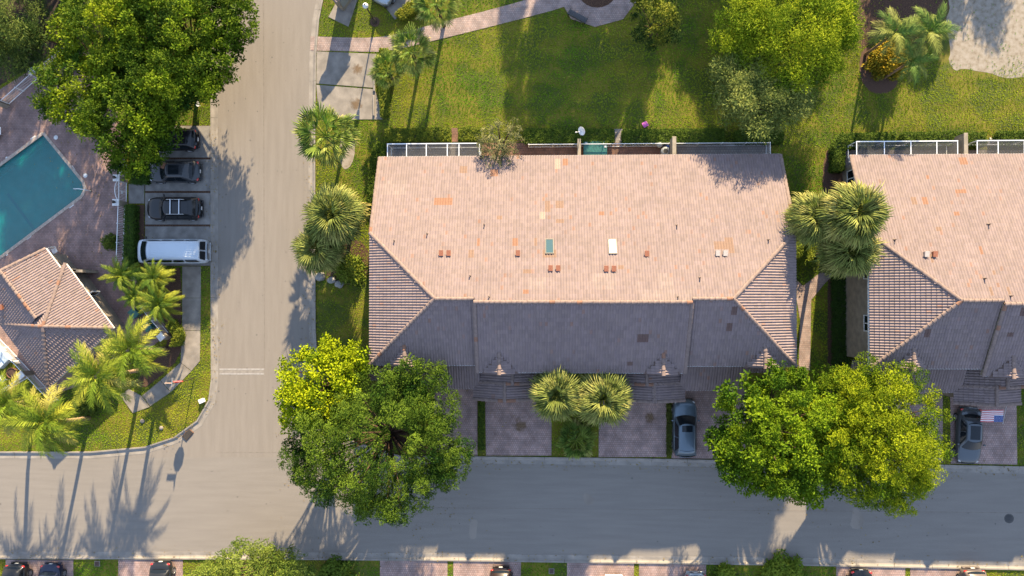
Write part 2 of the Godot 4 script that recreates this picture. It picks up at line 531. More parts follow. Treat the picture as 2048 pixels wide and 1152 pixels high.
	for q in [PackedVector2Array([Vector2(-30.05, -2.67), Vector2(-28.45, -2.67), Vector2(-28.43, -0.01), Vector2(-30.03, -0.01)]), PackedVector2Array([Vector2(-30.03, 0.02), Vector2(-28.43, 0.02), Vector2(-28.45, 2.75), Vector2(-30.01, 2.75)]), PackedVector2Array([Vector2(-30.01, 2.79), Vector2(-28.45, 2.78), Vector2(-28.48, 5.35), Vector2(-29.19, 6.18), Vector2(-30.14, 5.47)]), PackedVector2Array([Vector2(-30.17, 5.5), Vector2(-29.22, 6.22), Vector2(-30.95, 7.97), Vector2(-31.86, 7)]), PackedVector2Array([Vector2(-31.89, 7.03), Vector2(-30.98, 8), Vector2(-32.73, 9.18), Vector2(-33.43, 8.3)]), PackedVector2Array([Vector2(-33.47, 8.34), Vector2(-32.79, 9.25), Vector2(-34.24, 9.78), Vector2(-35.38, 8.26), Vector2(-34.6, 7.75)])]:
		blocked.append(q)
		obj("concrete_slab", prism(q, -0.06, 0.05), M.concrete, walk)

	# brick path, planter octagon and parking pad beside the mail shelter
	var path := soft(PackedVector2Array([Vector2(-19.13, -22.2), Vector2(-19.13, -22.2), Vector2(-16.17, -22.07), Vector2(-13.7, -22), Vector2(-11.48, -22.31), Vector2(-8.94, -23.04), Vector2(-3.02, -24.44), Vector2(2.23, -25.92), Vector2(10.77, -28.65), Vector2(10.77, -27.38), Vector2(2.85, -24.48), Vector2(-3.02, -23), Vector2(-8.51, -21.72), Vector2(-12.54, -20.79), Vector2(-15.74, -20.88), Vector2(-19.13, -21), Vector2(-19.13, -21)]), 1)
	slab("path", path, 0.035, M.path_paver, "pink brick path curving from the street across the lawn")
	var oct := PackedVector2Array([Vector2(2.27, -27.53), Vector2(2.27, -24.57), Vector2(2.94, -23.38), Vector2(4.94, -22.68), Vector2(7.27, -23.28), Vector2(8.61, -25.06), Vector2(8.7, -27.42)])
	slab("plaza", oct, 0.043, M.path_paver, "pink brick plaza round the planting circle")
	slab("planting_bed", circle(Vector2(5.15, -26.04), 1.75), 0.06, M.soil, "round planting bed in the middle of the brick plaza")
	var pad := Node3D.new()
	pad.name = numbered("parking_pavement")
	add_child(pad)
	tag(pad, "two pale concrete parking slabs by the brick path", "", "", "structure")
	for q in [PackedVector2Array([Vector2(-18.57, -20.91), Vector2(-13.48, -20.63), Vector2(-13.6, -17.75), Vector2(-18.6, -18.18)]), PackedVector2Array([Vector2(-18.6, -18.06), Vector2(-13.6, -17.62), Vector2(-12.87, -15.07), Vector2(-15.72, -15.09), Vector2(-18.37, -15.24)])]:
		blocked.append(q)
		obj("concrete_slab", prism(q, -0.06, 0.05), M.concrete, pad)
	stain("brown oil stain on the upper parking slab", Vector2(-15.1, -19.34), 0.55, 0.0525, 1)
	stain("brown oil stain on the lower parking slab", Vector2(-15.17, -16.4), 0.62, 0.0525, 2)
	stain("dark drip stain on the third townhouse driveway", Vector2(9.43, 9.89), 0.6, 0.0425, 3)
	stain("dark drip stain on the second townhouse driveway", Vector2(-1.33, 10.58), 0.7, 0.0425, 4)
	stain("drip stain in an empty part of the parking stall", Vector2(-31.6, -6.81), 0.5, 0.0475, 5)
	slab("slab", PackedVector2Array([Vector2(-17.59, -23.84), Vector2(-15.43, -27.82), Vector2(-14.27, -27.8), Vector2(-15.88, -22.97)]), 0.05, M.concrete, "concrete slab under the mail shelter")
	slab("slab", PackedVector2Array([Vector2(-13.19, -25.23), Vector2(-14.49, -28.23), Vector2(-10.22, -28.16), Vector2(-9.37, -26.44), Vector2(-11.49, -23.93), Vector2(-11.91, -23.51)]), 0.045, M.concrete, "concrete parking slab beside the clipped hedge")

	# bare sand and soil
	slab("sand", soft(ragged(PackedVector2Array([Vector2(34.26, -27.82), Vector2(33.6, -22.04), Vector2(34.1, -18.81), Vector2(36.38, -18.29), Vector2(45.93, -17.65), Vector2(46.04, -27.62)]), 0.8, 0.34), 1), 0.006, M.sand, "bare pale sand patch at the lawn's far corner", null, false)
	slab("soil", soft(ragged(PackedVector2Array([Vector2(25.56, -27.97), Vector2(25.92, -22.14), Vector2(25.18, -20.16), Vector2(28.35, -20.61), Vector2(33.59, -20.8), Vector2(33.86, -27.83)]), 1.5, 0.4), 2), 0.004, M.soil, "bare brown soil between lawn and sand", null, false)
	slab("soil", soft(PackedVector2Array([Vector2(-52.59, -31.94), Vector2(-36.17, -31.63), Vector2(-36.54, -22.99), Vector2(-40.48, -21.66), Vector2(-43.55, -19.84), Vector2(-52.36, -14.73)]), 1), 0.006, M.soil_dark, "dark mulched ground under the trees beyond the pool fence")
	slab("sand", soft(PackedVector2Array([Vector2(-16.4, -14.12), Vector2(-15.55, -14.12), Vector2(-15.2, -12.5), Vector2(-15.62, -11.02), Vector2(-16.39, -10.81), Vector2(-16.73, -12.51)]), 2), 0.012, M.sand, "pale sand round the foot of the fan palm")
	slab("mulch", soft(PackedVector2Array([Vector2(26.81, -20.47), Vector2(27.54, -20.79), Vector2(28.5, -20.03), Vector2(29.55, -19.27), Vector2(29.86, -17.62), Vector2(29.05, -16.88), Vector2(27.83, -16.81), Vector2(26.87, -17.57), Vector2(26.63, -19.02)]), 2), 0.012, M.mulch, "bark mulch ring under the croton and palms")
	slab("mulch", PackedVector2Array([Vector2(-34.44, -7.93), Vector2(-33.39, -7.93), Vector2(-33.35, -2.72), Vector2(-34.39, -2.72)]), 0.035, M.mulch, "brown mulch between hedge and parking stalls")
	slab("mulch", soft(PackedVector2Array([Vector2(-30.61, -2.54), Vector2(-30.14, -2.54), Vector2(-30.09, 2.9), Vector2(-30.16, 5.06), Vector2(-31.84, 6.63), Vector2(-33.48, 7.83), Vector2(-34.09, 6.98), Vector2(-31.51, 4.43), Vector2(-31.09, 2.9), Vector2(-32.4, 1.03), Vector2(-31.56, -1.52)]), 1), 0.03, M.soil, "dark mulch bed under the small palms")
	slab("mulch", soft(PackedVector2Array([Vector2(-18.33, -5.32), Vector2(-13.98, -4.88), Vector2(-14.05, -1.51), Vector2(-15.67, -1.01), Vector2(-18.22, -1.51)]), 2), 0.010, M.soil, "mulch bed round the shrub by the townhouse gable", null, false)
	slab("mulch", soft(PackedVector2Array([Vector2(23.74, -11.8), Vector2(24.56, -12.95), Vector2(25.87, -13.77), Vector2(26.02, -12.2), Vector2(25.43, -8.4), Vector2(24.21, -8.24), Vector2(23.56, -8.91)]), 1), 0.012, M.mulch, "mulch strip along the side hedge of the second row")
	slab("mulch", PackedVector2Array([Vector2(23.96, -1.49), Vector2(24.33, -1.65), Vector2(24.44, 5.7), Vector2(23.92, 5.7)]), 0.012, M.soil, "narrow mulch line in the grass beside the beige side wall")
	slab("mulch", circle(Vector2(-13.62, -23.36), 0.42), 0.03, M.mulch, "mulch ring round the foot of the lamp post")

	# walks and drives by the townhouses
	slab("path", PackedVector2Array([Vector2(21.45, -1.49), Vector2(21.97, -0.99), Vector2(23.36, -2.1), Vector2(24.49, -1.98), Vector2(23.76, -1.24), Vector2(22.62, 0.16), Vector2(22.5, 5.91), Vector2(21.57, 5.91), Vector2(21.71, 1.8), Vector2(21.44, 0.16)]), 0.03, M.path_paver, "brick walk between the two townhouse rows")
	slab("path", PackedVector2Array([Vector2(-7.1, -14.3), Vector2(-6.55, -14.29), Vector2(-6.47, -13.11), Vector2(-7.06, -13.12)]), 0.03, M.patio, "short brick step path through the back hedge")
	slab("path", PackedVector2Array([Vector2(6.55, -14.1), Vector2(7.21, -14.09), Vector2(7.25, -12.92), Vector2(6.59, -12.93)]), 0.03, M.grey_patio, "short dark brick path through the shaded hedge")
	var names := ["westmost townhouse", "second townhouse from the street corner", "third townhouse", "east end townhouse", "second row's first house", "second row's second house"]
	var drives := [PackedVector2Array([Vector2(-8.54, 7.29), Vector2(-4.89, 7.27), Vector2(-4.88, 13.14), Vector2(-8.44, 13.17)]), PackedVector2Array([Vector2(-4.26, 7.47), Vector2(1.29, 7.45), Vector2(1.28, 13.09), Vector2(-4.17, 13.13)]), PackedVector2Array([Vector2(5.23, 7.43), Vector2(10.79, 7.4), Vector2(10.77, 13.13), Vector2(5.18, 13.18)]), PackedVector2Array([Vector2(11.24, 7.19), Vector2(17.29, 7.16), Vector2(17.18, 13.24), Vector2(11.18, 13.25)]), PackedVector2Array([Vector2(28.54, 7.52), Vector2(33.14, 7.5), Vector2(33.09, 13.39), Vector2(28.49, 13.43)]), PackedVector2Array([Vector2(33.74, 7.49), Vector2(38.99, 7.47), Vector2(39.01, 13.5), Vector2(33.73, 13.47)])]
	for i in drives.size():
		slab("driveway", drives[i], 0.04, M.paver, "pinkish paver driveway of the " + names[i])
	var south := [[12, 147], [237, 366], [760, 895], [907, 1042], [1134, 1268], [1278, 1412], [1672, 1810], [1820, 1968]]
	var which := ["under the two dark cars", "under the black car beside the leafy shrub", "west of the narrow grass strip", "under the black and red car", "under the white car", "under the silver car", "under the black sedan", "under the brown car"]
	var strips := [PackedVector2Array([Vector2(-45.19, 22.32), Vector2(-39.29, 22.24), Vector2(-39.23, 29.03), Vector2(-45.11, 29.13)]), PackedVector2Array([Vector2(-35.39, 22.18), Vector2(-29.82, 22.11), Vector2(-29.77, 28.86), Vector2(-35.33, 28.96)]), PackedVector2Array([Vector2(-13.05, 21.96), Vector2(-7.38, 21.92), Vector2(-7.37, 28.46), Vector2(-13.03, 28.56)]), PackedVector2Array([Vector2(-6.88, 21.92), Vector2(-1.25, 21.88), Vector2(-1.25, 28.35), Vector2(-6.87, 28.45)]), PackedVector2Array([Vector2(2.56, 21.91), Vector2(8.08, 21.92), Vector2(8.07, 28.19), Vector2(2.56, 28.29)]), PackedVector2Array([Vector2(8.49, 21.91), Vector2(13.97, 21.92), Vector2(13.95, 28.08), Vector2(8.48, 28.18)]), PackedVector2Array([Vector2(24.5, 21.89), Vector2(30.03, 21.9), Vector2(29.98, 27.8), Vector2(24.46, 27.9)]), PackedVector2Array([Vector2(30.43, 21.93), Vector2(36.31, 21.97), Vector2(36.26, 27.69), Vector2(30.38, 27.79)])]
	for i in strips.size():
		slab("driveway", strips[i], 0.04, M.paver, "brick driveway south of the street, " + which[i])

	# markings and iron work in the street
	slab("road_marking", PackedVector2Array([Vector2(-26.79, 5.98), Vector2(-22.97, 5.96), Vector2(-22.97, 6.09), Vector2(-26.79, 6.1)]), 0.0165, M.paint, "worn white upper line of the stop bar", null, false)
	slab("road_marking", PackedVector2Array([Vector2(-26.79, 6.36), Vector2(-22.97, 6.34), Vector2(-22.97, 6.47), Vector2(-26.79, 6.49)]), 0.0165, M.paint, "worn white lower line of the stop bar", null, false)
	slab("road_marking", PackedVector2Array([Vector2(-26.75, 6.13), Vector2(-23.02, 6.11), Vector2(-23.02, 6.32), Vector2(-26.75, 6.34)]), 0.0162, M.faded, "faded paint between the stop bar's lines", null, false)
	# joints between paving lanes, drips
	var seam := ragged(strip(Vector2(-23.2, -26.24), Vector2(-22.93, 5.88), 0.07), 1.5, 0.012)
	slab("road_seam", seam, 0.0145, M.seam, "thin paving joint down the middle of the side street", null, false)
	slab("road_seam", ragged(strip(Vector2(-18.14, 17.52), Vector2(41.57, 17.39), 0.06), 1.5, 0.012), 0.0145, M.seam, "thin paving joint along the middle of the street", null, false)
	slab("road_seam", ragged(strip(Vector2(-27.05, 13.07), Vector2(-18.16, 13), 0.05), 1.5, 0.015), 0.0145, M.seam, "thin paving joint where the two streets meet", null, false)
	var spots := []
	for i in 110:
		var along := rng.randf()
		var p: Vector2 = Vector2(-26.95, -24.58).lerp(Vector2(-19.45, 11.12), along) if i % 2 == 0 else Vector2(-45.81, 14.29).lerp(Vector2(39.17, 20.8), along)
		if i % 2 == 0:
			p.x = lerpf(Vector2(-26.85, -8.32).x, Vector2(-19.75, -8.29).x, rng.randf())
		else:
			p.y = lerpf(Vector2(-3, 14.33).y, Vector2(-3, 20.75).y, rng.randf())
		var s := rnd(0.5, 1.6)
		spots.append(Transform3D(Basis(Vector3.UP, rng.randf() * TAU).scaled(Vector3(s, 1, s * rnd(0.6, 1.2))), Vector3(p.x, 0.0125, p.y)))
	copies("oil_drips", prism(soft(ragged(circle(Vector2.ZERO, 0.05, 7), 1.0, 0.012), 1), 0.0, 0.003), M.drip, spots, [], null, "small dark oil drips on the asphalt")
	# old patches and tyre polish
	for q in [PackedVector2Array([Vector2(-19.93, -1.52), Vector2(-19.21, -1.52), Vector2(-19.19, 1.86), Vector2(-19.87, 1.86)]), PackedVector2Array([Vector2(3.85, 16.12), Vector2(4.72, 16.32), Vector2(4.88, 17.14), Vector2(3.97, 17.24)]), PackedVector2Array([Vector2(-5.5, 18.5), Vector2(-4.88, 18.49), Vector2(-5, 20.15), Vector2(-5.58, 20.08)]), PackedVector2Array([Vector2(25.86, 16.92), Vector2(26.85, 17.92), Vector2(26.65, 18.94), Vector2(25.64, 18.75)]), PackedVector2Array([Vector2(-11.71, 17.32), Vector2(-10.87, 17.4), Vector2(-11.03, 19.4), Vector2(-11.71, 19.41)])]:
		slab("road_patch", soft(ragged(q, 0.8, 0.06), 1), 0.015, M.patch, "slightly paler worn patch in the asphalt", null, false)

func stain(label: String, at: Vector2, r: float, y: float, sd: int) -> void:
	var n := FastNoiseLite.new()
	n.seed = sd
	n.frequency = 0.06
	var im := Image.create(48, 48, false, Image.FORMAT_RGBA8)
	for j in 48:
		for i in 48:
			var d := Vector2(i - 23.5, j - 23.5).length() / 23.5
			var a := clampf((1.0 - d) * 1.1 + 0.55 * n.get_noise_2d(i, j) - 0.12, 0.0, 0.62)
			im.set_pixel(i, j, Color(0.42, 0.33, 0.22, a))
	var m := mat(Color.WHITE, 0.9)
	m.albedo_texture = ImageTexture.create_from_image(im)
	m.transparency = BaseMaterial3D.TRANSPARENCY_ALPHA
	var p := PlaneMesh.new()
	p.size = Vector2(r * 2.0, r * 2.0)
	struct("oil_stain", p, m, label).position = Vector3(at.x, y, at.y)

func leaf_litter() -> void:
	# fallen leaves gathered along gutters and under the crowns
	var st := begin()
	quad(st, Vector3(-0.05, 0.012, 0), Vector3(0, 0.0, 0.028), Vector3(0.06, 0.016, 0), Vector3(0, 0.004, -0.028))
	var where := []
	var tint := []
	var runs := [[Vector2(-27.49, -14.73), Vector2(-27.35, 6.95), 0.35, 240], [Vector2(-18.8, -14.65), Vector2(-18.71, 4.39), 0.4, 240], [Vector2(-10.54, 13.6), Vector2(39.24, 13.94), 0.35, 420], [Vector2(-45.72, 21.77), Vector2(39.16, 21.53), 0.35, 420], [Vector2(-27.17, 8.22), Vector2(-31.45, 12.68), 0.3, 100], [Vector2(-19.86, 14.06), Vector2(-7.18, 17.28), 2.0, 260], [Vector2(16.77, 14.15), Vector2(31.67, 16.45), 2.0, 240], [Vector2(-8.87, 10.63), Vector2(-4.67, 10.6), 2.2, 110], [Vector2(-34.63, -5.37), Vector2(-36.32, 0.18), 2.2, 130], [Vector2(-17.41, -10.4), Vector2(-16.1, -2.36), 1.2, 160], [Vector2(-39.53, -14.83), Vector2(-37.27, -7.52), 1.5, 120]]
	for r in runs:
		for i in r[3]:
			var p: Vector2 = r[0].lerp(r[1], rng.randf()) + Vector2(rng.randfn(0.0, r[2]), rng.randfn(0.0, r[2]))
			var s := rnd(0.6, 1.5)
			where.append(Transform3D(Basis(Vector3.UP, rng.randf() * TAU) * Basis(Vector3.RIGHT, rnd(-0.3, 0.3)).scaled(Vector3(s, s, s)), Vector3(p.x, rnd(0.05, 0.13) if r[2] < 0.5 else 0.05, p.y)))
			var c := Color(0.16, 0.10, 0.045).lerp(Color(0.30, 0.22, 0.06), rng.randf())
			tint.append(c * rnd(0.5, 1.1))
	copies("fallen_leaves", done(st), M.grass, where, tint, null, "scattered fallen leaves along gutters and under trees")

func build_pool(pool: PackedVector2Array) -> void:
	var root := Node3D.new()
	root.name = numbered("water_basin")
	add_child(root)
	tag(root, "swimming pool basin with pale blue floor", "", "", "structure")
	var st := begin()
	var n := pool.size()
	for i in n:
		var a := pool[i]
		var b := pool[(i + 1) % n]
		quad(st, Vector3(a.x, -1.5, a.y), Vector3(b.x, -1.5, b.y), Vector3(b.x, 0.02, b.y), Vector3(a.x, 0.02, a.y))
	obj("basin_wall", done(st), M.pool_wall, root)
	obj("basin_floor", prism(pool, -1.6, -1.5), M.pool_floor, root)
	var band := begin()
	for i in n:
		var a := pool[i]
		var b := pool[(i + 1) % n]
		quad(band, Vector3(a.x, -0.22, a.y).move_toward(Vector3(-49, -0.22, -5), 0.012), Vector3(b.x, -0.22, b.y).move_toward(Vector3(-49, -0.22, -5), 0.012), Vector3(b.x, 0.0, b.y).move_toward(Vector3(-49, 0, -5), 0.012), Vector3(a.x, 0.0, a.y).move_toward(Vector3(-49, 0, -5), 0.012))
	obj("tile_band", done(band), M.lane, root)
	obj("lane_line", prism(strip(Vector2(-46.61, -9.19), Vector2(-43.52, -5.22), 0.26), -1.50, -1.49), M.lane, root)
	obj("water_surface", prism(pool, -1.45, -0.09), M.water, root)
	# coping stones round the rim, each its own
	var cop: Array[Mesh] = []
	for i in n:
		var a := pool[i]
		var b := pool[(i + 1) % n]
		if a.x < -54.0 and b.x < -54.0:
			continue
		var m := maxi(1, int(a.distance_to(b) / 0.6))
		var d := (b - a) / m
		for k in m:
			var c := a + d * (k + 0.5)
			if c.x < -50.0:
				continue
			var xf := Transform3D(Basis(Vector3.UP, -d.angle()), Vector3(c.x, 0.035, c.y))
			obj("coping_stone", box_mesh(Vector3(d.length() - 0.012, 0.07, 0.26), Vector3.ZERO, 0.012), M.coping, root, xf)

func grass_cover() -> void:
	# short blades over all open turf; one tuft is four leaning blades
	var st := begin()
	for k in 5:
		var a := TAU * k / 5.0 + 0.4
		var d := Vector3(cos(a), 0, sin(a))
		var s := Vector3(-sin(a), 0, cos(a)) * 0.016
		var b0 := d * 0.02
		var t := d * rnd(0.05, 0.09) + Vector3.UP * rnd(0.045, 0.075)
		tri(st, b0 - s, t, b0 + s)
	var mesh := done(st)
	var nz := FastNoiseLite.new()
	nz.seed = 5
	nz.frequency = 0.09
	nz.fractal_octaves = 4
	var n2 := FastNoiseLite.new()
	n2.seed = 9
	n2.frequency = 0.5
	# a coarse map of where turf is open, tested once per cell
	var cell := 0.3
	var x0 := -47.0
	var z0 := -27.0
	var nx := 300
	var nzc := 178
	var bounds: Array[Rect2] = []
	for b in blocked:
		var r := Rect2(b[0], Vector2.ZERO)
		for p in b:
			r = r.expand(p)
		bounds.append(r)
	var where := []
	var tint := []
	for iz in nzc:
		for ix in nx:
			var c := Vector2(x0 + (ix + 0.5) * cell, z0 + (iz + 0.5) * cell)
			var near := []
			for k in blocked.size():
				if bounds[k].grow(0.3).has_point(c):
					near.append(k)
			for q in 6:
				var p := Vector2(x0 + (ix + rng.randf()) * cell, z0 + (iz + rng.randf()) * cell)
				var hit := false
				for k in near:
					if Geometry2D.is_point_in_polygon(p, blocked[k]):
						hit = true
						break
				if hit:
					continue
				var dry := nz.get_noise_2d(p.x, p.y) + 0.16 * n2.get_noise_2d(p.x, p.y)
				# sand and bare soil carry few weeds
				if p.x > 33.0 and p.y < -18.0:
					var edge := 1.0 - clampf(minf(p.x - 33.6, -18.3 - p.y) / 2.2, 0.0, 1.0)
					if rng.randf() > 0.02 + edge * clampf(0.45 + dry * 2.0, 0.0, 0.9) + maxf(0.0, n2.get_noise_2d(p.x * 0.7, p.y * 0.7) - 0.32) * 2.5:
						continue
				if p.x > 25.5 and p.x < 33.6 and p.y < -20.5 and rng.randf() > clampf(0.12 + (p.y + 22.0) * 0.5, 0.10, 0.9):
					continue
				if p.x < -12.9 and p.x > -18.5 and p.y > -5.0 and rng.randf() > 0.6:
					continue
				var s := rnd(0.75, 1.35)
				where.append(Transform3D(Basis(Vector3.UP, rng.randf() * TAU).scaled(Vector3(s, s * rnd(0.7, 1.2), s)), Vector3(p.x, 0.0, p.y)))
				var g := Color(0.125, 0.240, 0.012).lerp(Color(0.31, 0.325, 0.024), clampf(0.45 + dry * 1.05, 0.0, 1.0))
				if rng.randf() < 0.05:
					g = Color(0.34, 0.31, 0.07)
				var v := rnd(0.84, 1.14) * (1.0 + 0.09 * signf(sin(p.y * 3.3 + 0.5 * n2.get_noise_2d(p.x * 0.3, 0.0))))
				tint.append(Color(g.r * v, g.g * v, g.b * v))
	copies("grass", mesh, M.grass, where, tint, null, "short mown grass blades over the lawns and verges")

# ---------------------------------------------------------------- tiled roofs
func tile_mesh() -> Mesh:
	if cache.has("tile"):
		return cache.tile
	var st := begin(false)
	var w := 0.205
	var prof := []
	for i in 9:
		var t := i / 8.0
		var y := 0.0
		if t < 0.68:
			y = 0.040 * sin(PI * t / 0.68)
		else:
			y = -0.008 * sin(PI * (t - 0.68) / 0.32)
		prof.append(Vector2((t - 0.5) * w, y))
	for i in 8:
		var a: Vector2 = prof[i]
		var b: Vector2 = prof[i + 1]
		var up := Vector3(0, 0.0, -0.20)
		var dn := Vector3(0, 0.042, 0.17)
		quad(st, Vector3(a.x, a.y, 0) + up, Vector3(b.x, b.y, 0) + up, Vector3(b.x, b.y, 0) + dn, Vector3(a.x, a.y, 0) + dn)
	st.set_smooth_group(-1)
	for i in 8:
		var a: Vector2 = prof[i]
		var b: Vector2 = prof[i + 1]
		quad(st, Vector3(a.x, a.y + 0.042, 0.17), Vector3(b.x, b.y + 0.042, 0.17), Vector3(b.x, b.y - 0.01, 0.165), Vector3(a.x, a.y - 0.01, 0.165))
	cache.tile = done(st)
	return cache.tile

func cap_mesh() -> Mesh:
	if cache.has("cap"):
		return cache.cap
	var st := begin(false)
	for i in 6:
		var a := PI * i / 6.0
		var b := PI * (i + 1) / 6.0
		quad(st, Vector3(cos(a) * 0.15, sin(a) * 0.085 + 0.022, 0.22), Vector3(cos(a) * 0.125, sin(a) * 0.07, -0.2), Vector3(cos(b) * 0.125, sin(b) * 0.07, -0.2), Vector3(cos(b) * 0.15, sin(b) * 0.085 + 0.022, 0.22))
	st.set_smooth_group(-1)
	for i in 6:
		var a := PI * i / 6.0
		var b := PI * (i + 1) / 6.0
		quad(st, Vector3(cos(a) * 0.15, sin(a) * 0.085 + 0.022, 0.22), Vector3(cos(b) * 0.15, sin(b) * 0.085 + 0.022, 0.22), Vector3(cos(b) * 0.12, sin(b) * 0.06, 0.22), Vector3(cos(a) * 0.12, sin(a) * 0.06, 0.22))
	cache.cap = done(st)
	return cache.cap

# lays tiles over one flat slope given by its corners; odd tiles inside a patch rectangle become pieces of their own
func tile_slope(poly: Array, field: Dictionary, roof: Node3D, patches := [], limit := 1e9) -> void:
	var n: Vector3 = (poly[1] - poly[0]).cross(poly[2] - poly[0]).normalized()
	if n.y < 0:
		n = -n
	var down := (Vector3.DOWN - n * Vector3.DOWN.dot(n)).normalized()
	var u := n.cross(down)
	var o: Vector3 = poly[0]
	for p in poly:
		if p.y < o.y - 0.01:
			o = p
	var flat := PackedVector2Array()
	var lo := Vector2(1e9, 1e9)
	var hi := Vector2(-1e9, -1e9)
	for p in poly:
		var q := Vector2((p - o).dot(u), -(p - o).dot(down))
		flat.append(q)
		lo = lo.min(q)
		hi = hi.max(q)
	# the boarded deck under the tiles
	var idx := Geometry2D.triangulate_polygon(flat)
	for i in range(0, idx.size(), 3):
		tri(field.deck, poly[idx[i]], poly[idx[i + 1]], poly[idx[i + 2]])
	var row := 0.33
	var pitch := 0.205
	var basis := Basis(u, n, down)
	for k in int((hi.y - lo.y) / row) + 1:
		for i in int((hi.x - lo.x) / pitch) + 1:
			var c := Vector2(lo.x + (i + 0.5) * pitch, lo.y + k * row + 0.13)
			if not (Geometry2D.is_point_in_polygon(c, flat) and Geometry2D.is_point_in_polygon(c + Vector2(0, -0.10), flat)):
				continue
			var p: Vector3 = o + u * c.x - down * (c.y + 0.04) + n * 0.03
			if p.x > limit:
				continue
			var kind := ""
			for q in patches:
				if p.x > q[0][0] - 0.06 and p.x < q[0][2] + 0.06 and p.z > q[0][1] - 0.12 and p.z < q[0][3] + 0.10:
					kind = q[1]
			var b := basis * Basis(Vector3.RIGHT, rnd(-0.012, 0.012))
			if kind != "" and kind != "light":
				obj("replaced_tile", tile_mesh(), M["tile_" + kind], roof, Transform3D(b, p))
				continue
			field.where.append(Transform3D(b, p + n * rnd(-0.003, 0.004)))
			var v: float = rnd(0.90, 1.09) * (1.0 + 0.07 * field.noise.get_noise_2d(p.x, p.z))
			var t := Color(0.200, 0.148, 0.138)
			if kind == "light":
				t = Color(0.218, 0.165, 0.15)
			if rng.randf() < 0.02:
				t = t.lerp(Color(0.24, 0.12, 0.075), rnd(0.2, 0.7))
			field.tint.append(Color(t.r * v, t.g * v, t.b * v * rnd(0.97, 1.03)))

func new_field() -> Dictionary:
	var n := FastNoiseLite.new()
	n.seed = 21
	n.frequency = 0.25
	return {"deck": begin(), "where": [], "tint": [], "noise": n}

func caps(a: Vector3, b: Vector3, roof: Node3D, limit := 1e9, step := 0.39) -> void:
	# barrel caps from the low end a to the high end b
	var d := b - a
	var n := maxi(1, int(round(d.length() / step)))
	var dir := d.normalized()
	var side := Vector3.UP.cross(dir).normalized()
	var up := dir.cross(side)
	for i in n:
		var p := a + d * ((i + 0.5) / n)
		if p.x > limit:
			continue
		var m: Material = M.cap
		if rng.randf() < 0.045 or i == n - 1 and rng.randf() < 0.4:
			m = M.cap_orange
		obj("ridge_tile", cap_mesh(), m, roof, Transform3D(Basis(-side, up, -dir), p + up * 0.02 + side * rnd(-0.01, 0.01)))

func wall_profile(zy: PackedVector2Array, x0: float, x1: float) -> Mesh:
	# a solid whose side outline lies in the z-y plane, drawn out along x
	var st := begin()
	var idx := Geometry2D.triangulate_polygon(zy)
	for i in range(0, idx.size(), 3):
		for x in [x0, x1]:
			tri(st, Vector3(x, zy[idx[i]].y, zy[idx[i]].x), Vector3(x, zy[idx[i + 1]].y, zy[idx[i + 1]].x), Vector3(x, zy[idx[i + 2]].y, zy[idx[i + 2]].x))
	for i in zy.size():
		var a := zy[i]
		var b := zy[(i + 1) % zy.size()]
		quad(st, Vector3(x0, a.y, a.x), Vector3(x1, a.y, a.x), Vector3(x1, b.y, b.x), Vector3(x0, b.y, b.x))
	return done(st)

func window_part(parent: Node3D, c: Vector3, w: float, h: float, turn: float) -> void:
	# white frame with a mullion and two dark panes; its face looks along the turned +z
	var st := begin()
	for x in [-w * 0.5, 0.0, w * 0.5]:
		bx(st, Vector3(x, 0, 0.04), Vector3(0.07, h, 0.08))
	for y in [-h * 0.5, h * 0.5]:
		bx(st, Vector3(0, y, 0.043), Vector3(w + 0.07, 0.07, 0.086))
	var f := obj("window", done(st), M.white, parent, Transform3D(Basis(Vector3.UP, turn), c))
	for x in [-w * 0.25, w * 0.25]:
		obj("pane", box_mesh(Vector3(w * 0.5 - 0.075, h - 0.075, 0.02), Vector3(x, 0, 0.03)), M.glass, f)

func roof_vent(parent: Node3D, p: Vector3, m: Material) -> void:
	# small hooded clay vent: a box with a sloped hood open to the south
	var st := begin()
	bx(st, Vector3(0, 0.10, -0.05), Vector3(0.24, 0.34, 0.22))
	bx(st, Vector3(0, 0.27, 0.02), Vector3(0.32, 0.05, 0.42), 0.0, Basis(Vector3.RIGHT, 0.12))
	bx(st, Vector3(-0.12, 0.12, 0.10), Vector3(0.04, 0.26, 0.14))
	bx(st, Vector3(0.12, 0.12, 0.10), Vector3(0.04, 0.26, 0.14))
	var v := obj("roof_vent", done(st), m, parent, Transform3D(Basis(), p))
	obj("grille", box_mesh(Vector3(0.19, 0.2, 0.02), Vector3(0, 0.12, 0.075)), M.dark, v)

func stack_pipe(parent: Node3D, p: Vector3) -> void:
	var st := begin(false)
	tube(st, [Vector3(0, -0.15, 0), Vector3(0, 0.32, 0)], [0.045, 0.045], 8)
	var v := obj("vent_pipe", done(st), M.pipe, parent, Transform3D(Basis(), p))
	obj("flashing", lathe_mesh([Vector2(0.14, 0.0), Vector2(0.10, 0.06), Vector2(0.05, 0.10)], 10), M.pipe, v)

func skylight(parent: Node3D, p: Vector3, m: Material) -> void:
	var tilt := Basis(Vector3.RIGHT, -atan(0.46))
	var st := begin()
	for x in [-0.29, 0.29]:
		bx(st, Vector3(x, 0.07, 0), Vector3(0.07, 0.16, 1.22))
	for z in [-0.60, 0.60]:
		bx(st, Vector3(0, 0.072, z), Vector3(0.65, 0.16, 0.07))
	var s := obj("skylight", done(st), M.bronze, parent, Transform3D(tilt, p))
	obj("pane", box_mesh(Vector3(0.51, 0.03, 1.13), Vector3(0, 0.12, 0), 0.012), m, s)

